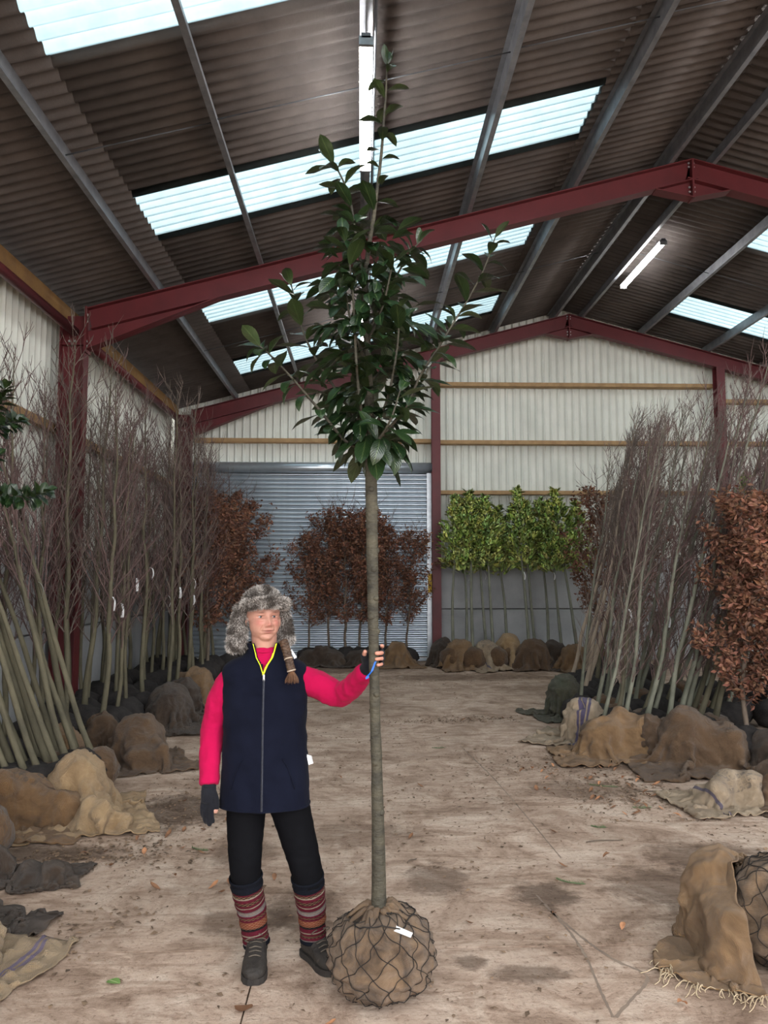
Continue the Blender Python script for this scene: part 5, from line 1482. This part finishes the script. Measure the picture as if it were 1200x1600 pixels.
# --- knitted leg warmers with fair isle bands
m, nt, b = new_mat('fair_isle_knit')
uvn = nt.nodes.new('ShaderNodeUVMap'); uvn.uv_map = 'UVMap'
sp = nt.nodes.new('ShaderNodeSeparateXYZ'); nt.links.new(uvn.outputs[0], sp.inputs[0])
nav, mar, gry, crm, rus, blk = (.006, .007, .011), (.080, .010, .018), (.155, .132, .128), (.21, .175, .135), (.145, .036, .020), (.014, .010, .011)
bands = [(0, nav), (.09, gry), (.13, mar), (.19, blk), (.235, mar), (.27, crm), (.285, mar), (.33, blk), (.36, rus), (.43, mar), (.465, blk), (.49, mar), (.53, gry), (.56, crm), (.575, gry), (.605, mar), (.645, crm), (.66, mar), (.69, blk), (.73, mar), (.765, crm), (.78, blk), (.81, mar), (.835, nav)]
base = ramp(nt, sp.outputs['Y'], bands, 'CONSTANT')
br_ = nt.nodes.new('ShaderNodeTexChecker'); br_.inputs['Scale'].default_value = 1.0
mp = nt.nodes.new('ShaderNodeMapping'); mp.inputs['Scale'].default_value = (38, 72, 1); nt.links.new(uvn.outputs[0], mp.inputs['Vector']); nt.links.new(mp.outputs[0], br_.inputs['Vector'])
patt = ramp(nt, sp.outputs['Y'], [(0, 0.0), (.195, .75), (.24, 0.0), (.355, .65), (.43, 0.0), (.46, .8), (.495, 0.0), (.69, .8), (.73, 0.0), (.78, .8), (.81, 0.0)], 'CONSTANT')
mu = nt.nodes.new('ShaderNodeMath'); mu.operation = 'MULTIPLY'; nt.links.new(patt, mu.inputs[0]); nt.links.new(br_.outputs['Fac'], mu.inputs[1])
c = mixc(nt, mu.outputs[0], base, (.19, .105, .060))
v = coords(nt, 'Object'); f1 = noise_tex(nt, v, 140, 4)
c = mixc(nt, .6, c, ramp(nt, f1, [(.3, (.55, .55, .55)), (.7, (1.1, 1.1, 1.1))]), 'MULTIPLY')
nt.links.new(c, b.inputs['Base Color']); b.inputs['Roughness'].default_value = .95; b.inputs['Specular IOR Level'].default_value = .1
bump(nt, b, f1, .6, .004)
M['knit'] = m
for P in ([(-.463, 3.562, .070), (-.472, 3.56, .12), (-.486, 3.552, .22), (-.500, 3.522, .31), (-.508, 3.505, .385)], [(-.214, 3.562, .085), (-.216, 3.56, .13), (-.222, 3.552, .22), (-.230, 3.522, .31), (-.238, 3.505, .382)]):
    S = spline(np.array([p + (r,) for p, r in zip(P, (.0575, .0565, .0625, .0675, .0725))]), 60)
    S[:, 3] += .0016 * np.sin(np.arange(60) * .9)
    V, F, uv = tube(S[:, :3], S[:, 3], 40, False)
    T_ = V - np.repeat(S[:, :3], 40, 0); T_ /= np.linalg.norm(T_, axis=1)[:, None]
    V = wrinkle(V, T_, .003, 20, 4, (1, 1, 2.5))
    o = obj('leg_warmer', make_mesh('leg_warmer', V - PR, F, M['knit'], True, uv=uv), person)
    so = o.modifiers.new('thickness', 'SOLIDIFY'); so.thickness = .006; so.offset = -1

# --- boots
def boot(ank, toe):
    ank, toe = np.array(ank, float), np.array(toe, float)
    d = toe - ank; d[2] = 0; Lf = np.linalg.norm(d); d /= Lf; sd = np.array([-d[1], d[0], 0])
    heel = ank - d * .065
    mb = MB()
    def sec(t, w, z0, z1):      # one cross section of the upper
        c = heel + d * (t * (Lf + .065)); pts = []
        for j in range(20):
            a = 2*math.pi*j/20; x = math.cos(a); z = math.sin(a)
            pts.append(c + sd * (w * math.copysign(abs(x) ** .8, x)) + np.array([0, 0, (z0 + z1) / 2 + (z1 - z0) / 2 * math.copysign(abs(z) ** .75, z)]))
        return pts
    secs = [sec(0.0, .020, .030, .085), sec(.06, .038, .020, .115), sec(.2, .043, .018, .125), sec(.38, .043, .018, .120), sec(.52, .046, .018, .098), sec(.68, .052, .018, .078), (sec(.82, .051, .018, .070)), sec(.94, .040, .020, .062), sec(1.0, .022, .024, .050)]
    Vb = np.array([p for s_ in secs for p in s_]); n = 20
    F = [(i*n + j, i*n + (j+1) % n, (i+1)*n + (j+1) % n, (i+1)*n + j) for i in range(len(secs) - 1) for j in range(n)] + [tuple(range(n - 1, -1, -1)), tuple((len(secs)-1)*n + j for j in range(n))]
    mb.add(Vb, F)
    limb(mb, [tuple(ank + d * .0 + np.array([0, 0, .05])) + (.048,), tuple(ank + np.array([0, 0, .10])) + (.047,), tuple(ank - d * .004 + np.array([0, 0, .128])) + (.050,)], 22, 8)
    me, V = remesh(mb, .005, 3, .5)
    V = wrinkle(V, vnormals(me), .0028, 26, 8); V[:, 2] = np.maximum(V[:, 2], .012)
    root = finish(me, 'boot', M['boot'], person, V)
    sm = MB(); out = []
    for t, w in ((0, .024), (.03, .036), (.12, .043), (.35, .041), (.52, .046), (.7, .055), (.84, .054), (.95, .043), (1.01, .024)):
        out.append((t, w))
    pts = [heel + d * (t * (Lf + .065) - .004) + sd * w for t, w in out] + [heel + d * (t * (Lf + .065) - .004) - sd * w for t, w in reversed(out)]
    n = len(pts)
    Vs_ = [p + np.array([0, 0, z]) - PR for z in (.002, .012, .028) for p in pts]
    sm.add(Vs_, [tuple(range(n - 1, -1, -1)), tuple(2*n + i for i in range(n))] + [(k_*n + i, k_*n + (i+1) % n, (k_+1)*n + (i+1) % n, (k_+1)*n + i) for k_ in (0, 1) for i in range(n)])
    sm.build('sole', M['boot_sole'], root, False)
    lc = MB(); rows_ = [(.10, .126), (.088, .112), (.072, .1), (.108, .088)]
    def topz(t):
        c = heel + d * (t * (Lf + .065)); w = np.linalg.norm(V[:, :2] - c[:2], axis=1) < .010
        return V[w, 2].max() if w.any() else .08
    for i, t in enumerate((.40, .47, .54, .61, .68)):
        c = heel + d * (t * (Lf + .065)); z = topz(t)
        a, b_ = c + sd * .026 + np.array([0, 0, z - .006]), c - sd * .026 + np.array([0, 0, z - .006]); mdl = c + d * .006 + np.array([0, 0, z + .003])
        lc.tube(spline([a - PR, mdl - PR, b_ - PR], 8), .0028, 6)
    for s_ in (-1, 1):
        c = heel + d * (.45 * (Lf + .065)) + np.array([0, 0, topz(.45) + .004])
        lc.tube(spline([c - PR, c + sd * s_ * .028 + d * .02 + np.array([0, 0, .012]) - PR, c + sd * s_ * .046 + d * .012 - PR, c + sd * s_ * .030 + np.array([0, 0, -.012]) - PR], 12), .0022, 6)
    lc.build('laces', M['lace'], root)
boot((-.463, 3.56, 0), (-.448, 3.345, 0))
boot((-.214, 3.57, 0), (-.108, 3.415, 0))

# --- fingerless gloves
for side in (0, 1):
    mb = MB(); hands(mb, .0026, .58, side)
    if side == 0: limb(mb, [(.010, 3.382, 1.272, .031), (.022, 3.352, 1.300, .031)], 14, 6)
    else: limb(mb, wr([(-.668, 3.482, .810), (-.668, 3.465, .77)], [.032, .031]), 14, 6)
    me, V = remesh(mb, .0034, 3, .5)
    finish(me, 'glove', M['glove'], person, wrinkle(V, vnormals(me), .0012, 60, 2))

# --- fur trapper hat
def fur_on(V, F, n, length, seed, lie=(0, 0, -.5), dark=(.045, .036, .030), light=(.78, .72, .66)):
    R = np.random.RandomState(seed)
    T = []
    for f in F:
        T.append(f[:3])
        if len(f) == 4: T.append((f[0], f[2], f[3]))
    T = np.array(T); A, B, C = V[T[:, 0]], V[T[:, 1]], V[T[:, 2]]
    nn = np.cross(B - A, C - A); ar = np.linalg.norm(nn, axis=1); ok = ar > 1e-12
    T, A, B, C, nn, ar = T[ok], A[ok], B[ok], C[ok], nn[ok], ar[ok]
    idx = R.choice(len(T), n, p=ar / ar.sum()); r1, r2 = R.rand(n, 1) ** .5, R.rand(n, 1)
    P = A[idx] * (1 - r1) + B[idx] * (r1 * (1 - r2)) + C[idx] * (r1 * r2)
    Nn = nn[idx] / ar[idx][:, None]
    cen = V.mean(0); Nn *= np.sign(((P - cen) * Nn).sum(1))[:, None]
    d = Nn * .75 + np.array(lie) * .55 + R.normal(0, .38, (n, 3)); d /= np.linalg.norm(d, axis=1)[:, None]
    s = np.cross(d, R.normal(0, 1, (n, 3))); s /= np.linalg.norm(s, axis=1)[:, None]
    L = length * R.uniform(.55, 1.25, (n, 1)); w = .0008
    mid = P + d * L * .55; tipp = P + d * L + np.array(lie) * L * .35
    Vf = np.stack([P - s*w, P + s*w, mid - s*w, mid + s*w, tipp], 1).reshape(-1, 3)
    i = np.arange(n)[:, None] * 5
    Ff = np.vstack([i + [0, 1, 3], i + [0, 3, 2], i + [2, 3, 4]]).tolist()
    patch = np.array([n3(p[0]*28, p[1]*28, p[2]*28) for p in P])[:, None]
    lt = np.clip(.46 + patch * 1.5 + R.normal(0, .22, (n, 1)), .05, 1)
    dk, li = np.array(dark), np.array(light)
    c0 = dk + (li - dk) * lt * .12; c1 = dk + (li - dk) * lt * .50; c2 = dk + (li - dk) * np.clip(lt * 1.15, 0, 1)
    Cf = np.stack([c0, c0, c1, c1, c2], 1).reshape(-1, 3)
    return Vf, Ff, Cf

def furry(name, V, F, n, length, seed, parent, lie=(0, 0, -.5)):
    V = np.asarray(V) - PR
    base_c = np.tile(np.array([.075, .062, .053]), (len(V), 1))
    Vf, Ff, Cf = fur_on(V, F, n, length, seed, lie)
    o = MB().add(V, F, base_c).add(Vf, Ff, Cf).build(name, M['fur'], parent)
    return o
def fur_tube(pts, n=20, flat=1.0, m=16):
    S = spline(np.array(pts, float), m); V, F, _ = tube(S[:, :3], S[:, 3], n, False, flat)
    return V, F
tmp = MB(); Vh, Fh = ellipsoid(tmp, hp(0, -.012, .040), (.091, .102, .090), HR, 32, 20)
keep = [f for f in Fh if (lambda c: c[2] > (.040 if c @ fwd > -.02 else -.02))(np.mean([Vh[i] for i in f], 0) - HC)]
hat = furry('fur_hat', Vh, keep, 7000, .017, 1, person, (0, 0, .0))
arc = [tuple(hp(.088 * math.sin(a), .022 + .076 * math.cos(a), .066 - .016 * (1 - math.cos(a)))) + (.032,) for a in np.radians(np.linspace(-95, 95, 9))]
arc[0] = arc[0][:3] + (.016,); arc[-1] = arc[-1][:3] + (.016,)
Vt, Ft = fur_tube(arc, 18, .62, 22); furry('front_flap', Vt, Ft, 5600, .015, 2, hat, (0, 0, -.1))
for s, bot in ((-1, (-.118, -.012, -.135)), (1, (.112, -.022, -.118))):
    Vt, Ft = fur_tube([tuple(hp(s * .086, -.020, .045)) + (.030,), tuple(hp(s * .098, -.020, -.01)) + (.038,), tuple(hp(s * .106 + (bot[0] - s * .106) * .5, -.018, -.07)) + (.041,), tuple(hp(*bot)) + (.040,), tuple(hp(bot[0], bot[1], bot[2] - .022)) + (.014,)], 20, .42, 18)
    furry('ear_flap', Vt, Ft, 4600, .016, 5 + s, hat, (0, 0, -.6))
tmp = MB(); Vk, Fk = ellipsoid(tmp, (-.556, 3.53, 1.545), (.020, .020, .024), None, 14, 10); furry('tie_knot', Vk, Fk, 500, .018, 9, hat, (0, 0, -.3))

# --- plait
pl_ = [(-.352, 3.475, 1.405), (-.335, 3.435, 1.372), (-.322, 3.412, 1.335), (-.312, 3.404, 1.300), (-.307, 3.402, 1.282)]
C = spline(np.array(pl_), 40); T_, A_, B_ = frames(C)
pm_ = MB()
for k_ in range(3):
    ph = k_ * 2*math.pi/3; t = np.arange(40) * .62
    pts = C + A_ * (.0105 * np.cos(t + ph))[:, None] + B_ * (.0070 * np.sin(2 * (t + ph)))[:, None]
    V2, F2, _ = tube(pts - PR, np.linspace(.0105, .0085, 40), 8); pm_.add(V2, F2)
plait = pm_.build('hair_plait', M['hair'], person)
for i in (20, 38):
    V2, F2, _ = tube([C[i] + A_[i]*.0175*math.cos(a) + B_[i]*.0155*math.sin(a) - PR for a in np.linspace(0, 2*math.pi, 20)], .0032, 6, False)
    obj('hair_tie', make_mesh('hair_tie', V2, F2, M['bark_pale']), plait)
R = random.Random(4); tf = MB()
for i in range(170):
    a = R.uniform(0, 6.28); r_ = R.uniform(0, .008); e = np.array([-.307 + r_*math.cos(a), 3.402 + r_*math.sin(a), 1.282]) - PR
    d = np.array([math.cos(a) * R.uniform(.2, .75), math.sin(a) * R.uniform(.2, .75) - .1, -1.0]); L = R.uniform(.03, .055)
    tf.tube(spline([e, e + d*L*.5, e + d*L*.8*np.array([.9, .9, 1]), e + np.array([d[0]*L*.7, d[1]*L*.7, -L])], 6), np.linspace(.0018, .0006, 6), 4, False)
tf.build('plait_tuft', M['hair_tuft'], plait)

# ------------------------------------------------------------------ damp trail, litter and fallen leaves
def strip(pts, w, seed):
    R = random.Random(seed); P = spline(np.array([(x, y) for x, y in pts]), 70)
    T = np.gradient(P, axis=0); T /= np.linalg.norm(T, axis=1)[:, None]; Nn = np.stack([-T[:, 1], T[:, 0]], 1)
    wl_ = np.array([w * (.35 + .9 * abs(n3(i * .23, seed, 0)) + .5 * abs(n3(i * .7, seed, 3))) for i in range(70)])
    wr_ = np.array([w * (.35 + .9 * abs(n3(i * .21, seed, 7)) + .5 * abs(n3(i * .6, seed, 9))) for i in range(70)])
    V = np.vstack([np.hstack([P + Nn * wl_[:, None], np.full((70, 1), .0012)]), np.hstack([P - Nn * wr_[:, None], np.full((70, 1), .0012)])])
    return V, [(i, i + 1, 71 + i, 70 + i) for i in range(69)]
for i, (pts, w) in enumerate((([(.93, 4.22), (.97, 3.95), (1.00, 3.72), (1.00, 3.50), (.98, 3.28), (.97, 3.08)], .010), ([(.96, 4.02), (1.04, 3.72), (1.12, 3.52), (1.20, 3.42), (1.20, 3.34), (1.10, 3.22), (.98, 3.08)], .012),
                              ([(.98, 7.8), (1.10, 6.6), (1.16, 5.6), (1.20, 4.75)], .007))):
    V, F = strip(pts, w, i + 2)
    o = MB().add(V, F).build('damp_trail', M['damp'], floor, False); o['kind'] = 'stuff'

LITTER = [(.9, 1.9, 9.0, 9.4, 160), (1.6, 2.5, 5.4, 6.9, 520), (.9, 1.9, 6.4, 7.6, 160), (1.7, 2.3, 7.0, 7.6, 160), (-1.7, -.8, 4.8, 6.6, 330), (-2.2, -1.0, 4.6, 5.1, 260), (-1.7, -.7, 6.6, 8.6, 150), (-1.2, .8, 6.5, 10.5, 260), (-1.0, 3.0, 10.5, 13.8, 260), (-1.3, 2.2, 2.6, 5.0, 170),
          (-.6, 1.6, 4.6, 7.0, 200), (2.0, 3.2, 4.0, 5.4, 120), (-1.6, -1.0, 3.4, 4.6, 70), (.2, 1.4, 8.9, 9.2, 130)]
M['litter'] = mat('dry_litter', (.26, .17, .105), (.12, .080, .055), 8, .9, 0, tint=True)
R = np.random.RandomState(5); base = []
for (x0, x1, y0, y1, n) in LITTER:
    n = int(n * 2.2)
    k = R.normal(.5, .27, (n, 2)); k = np.clip(k, 0, 1)
    base.append(np.stack([x0 + (x1 - x0) * k[:, 0], y0 + (y1 - y0) * k[:, 1], np.full(n, .004)], 1))
base = np.vstack(base); n = len(base)
a = R.uniform(0, 6.28, n); d = np.stack([np.cos(a), np.sin(a), R.uniform(0, .25, n)], 1); u = np.stack([-np.sin(a), np.cos(a), R.uniform(-.3, .3, n)], 1)
L = R.uniform(.010, .040, (n, 1)); W = L * R.uniform(.08, .38, (n, 1))
V = np.stack([base, base + d*L*.5 + u*W + [0, 0, .004], base + d*L*.5 - u*W + [0, 0, .003], base + d*L], 1).reshape(-1, 3); V[:, 2] = np.maximum(V[:, 2], .002)
i = np.arange(n)[:, None] * 4
C = np.repeat(R.uniform(.4, 1.35, (n, 1)) * np.array([1, 1, 1.0]), 4, 0)
o = obj('leaf_litter', make_mesh('leaf_litter', V, np.vstack([i + [0, 2, 1], i + [1, 2, 3]]).tolist(), M['litter'], False, col=C))
tag(o, 'fine dry leaf and twig litter strewn across the concrete', 'litter', kind='stuff')

FL = []
M['fallen'] = mat('fallen_brown_leaf', (.26, .125, .062), (.14, .070, .040), 20, .8, .2)
M['fallen_pale'] = mat('fallen_orange_leaf', (.50, .24, .12), (.34, .16, .08), 20, .8, .2)
for m_ in ('fallen', 'fallen_pale', 'leaf_fallen_green'):
    for (l, w, cu, fo) in ((.060, .034, .9, .4), (.072, .036, -.8, .3)):
        V, F, uv = leaf_grid(l, w, cu, fo, 6); V = np.array(V); V[:, 2] -= V[:, 2].min()
        FL.append(make_mesh('fallen_leaf', V, F, M[m_], True, uv=uv))
R = random.Random(61)
def fallen(k, x, y, sc, lab, group):
    o = obj('fallen_leaf', FL[k], None, (x, y, .003), (R.uniform(-.1, .1), R.uniform(-.1, .1), R.uniform(0, 6.28)), (sc, sc, sc)); tag(o, lab, 'leaf', group); return o
spots = [(2.00, 5.65), (1.85, 5.85), (2.15, 5.95), (1.70, 6.05), (2.25, 6.35), (1.95, 6.45), (1.62, 6.60), (2.10, 6.75), (2.35, 6.15), (1.50, 6.9), (1.75, 7.05), (2.3, 5.5), (1.35, 6.2), (2.45, 6.6)]
for (x, y) in spots:
    for q in range(4): fallen(R.choice((0, 1, 0, 1, 2, 3)), x + R.uniform(-.14, .14), y + R.uniform(-.16, .16), R.uniform(.7, 1.2), 'small dry brown leaf in the litter before the right-hand sacks', 'dry leaves before the right-hand sacks')
for (x, y) in ((-1.25, 5.2), (-1.0, 4.9), (-1.5, 4.95), (-.85, 5.3), (-1.3, 6.1), (-.9, 4.5), (-1.6, 4.75), (-.8, 6.3), (-1.05, 5.7), (-.65, 4.35)):
    for q in range(3): fallen(R.choice((0, 1, 0, 1, 1, 3)), x + R.uniform(-.2, .2), y + R.uniform(-.2, .2), R.uniform(.7, 1.15), 'small dry brown leaf on the floor before the left-hand sacks', 'dry leaves before the left-hand sacks')
for (x, y) in ((.3, 5.1), (.75, 4.9), (1.3, 5.2), (.5, 6.3), (1.5, 4.75), (.95, 3.95), (.55, 3.9), (.2, 7.2), (1.7, 4.0), (1.2, 4.6), (-.3, 4.6), (-.2, 6.6), (.9, 8.3), (1.3, 9.15), (1.5, 9.2), (1.15, 9.1), (1.7, 9.25)):
    fallen(R.choice((0, 1)), x, y, R.uniform(.7, 1.1), 'curled dry brown leaf lying alone on the open concrete', 'single dry leaves on the open floor')
o = fallen(4, -1.00, 3.36, 1.25, 'fresh pale green leaf lying flat on the floor at lower left', None); o.rotation_euler = (0, 0, 2.5); o.scale = (1.5, 1.7, .35)
fallen(2, 1.24, 3.12, 1.1, 'orange-pink leaf beside the frayed corner sack', None)
fallen(2, 1.27, 3.83, .9, 'tan leaf on the open floor right of the damp trail', None)
o = fallen(1, -.50, 3.20, 1.7, 'torn dark brown leaf in front of the boot', None)
fallen(3, .28 - .42, 3.06, .7, 'small orange leaf between the boot and the root ball', None)
fallen(0, -.62, 4.13, 1.0, 'brown leaf behind the left boot', None)
# green sprigs: conifer clippings
sp_m = mat('green_clipping', (.10, .17, .065), (.055, .105, .04), 20, .6, 0)
for (x, y, L, lab) in ((1.16, 4.38, .16, 'feathery green clipping beside the dark damp patch'), (1.60, 5.30, .10, 'small dark green clipping on the floor at right'), (1.95, 6.3, .22, 'long green clipping in the litter before the tan sack'), (2.05, 5.72, .14, 'green clipping near the printed cream sack'), (.75, 7.7, .12, 'far green clipping in the middle of the floor'), (-1.0, 4.95, .12, 'green clipping on the floor behind the person at left')):
    mb = MB(); a = R.uniform(-.3, .3) + 2.9; d = np.array([math.cos(a), math.sin(a), 0]); s = np.array([-d[1], d[0], 0])
    pts = [d * L * (t - .5) + s * .02 * math.sin(3 * t) + np.array([0, 0, .006]) for t in np.linspace(0, 1, 8)]
    mb.tube(pts, .0022, 5)
    for t in np.linspace(.05, 1, 26):
        p = d * L * (t - .5) + s * .02 * math.sin(3 * t) + np.array([0, 0, .007])
        for sg in (-1, 1):
            e = p + (s * sg * R.uniform(.5, 1) + d * .5) * .035 * (1.15 - t) + np.array([0, 0, R.uniform(0, .012)])
            mb.add([p - d * .002, p + d * .002, e], [(0, 1, 2)])
    tag(mb.build('green_clipping', sp_m, None, False, (x, y, 0)), lab, 'clipping', 'green clippings on the floor')
# loose sticks
for (x, y, L, a, lab) in ((2.35, 6.12, .55, .0, 'thin bare stick lying before the printed cream sack'), (.30, 4.72, .09, .9, 'short twig on the floor right of the stem'), (1.55, 5.02, .25, .2, 'thin stick near the small green clipping'), (2.0, 7.0, .5, -.1, 'thin stick along the foot of the tan sack')):
    d = np.array([math.cos(a), math.sin(a), 0])
    tag(MB().tube([d * L * (t - .5) + np.array([0, .012 * math.sin(5 * t), .006]) for t in np.linspace(0, 1, 8)], np.linspace(.005, .003, 8), 5).build('stick', M['bark_brown'], None, True, (x, y, 0)), lab, 'stick')
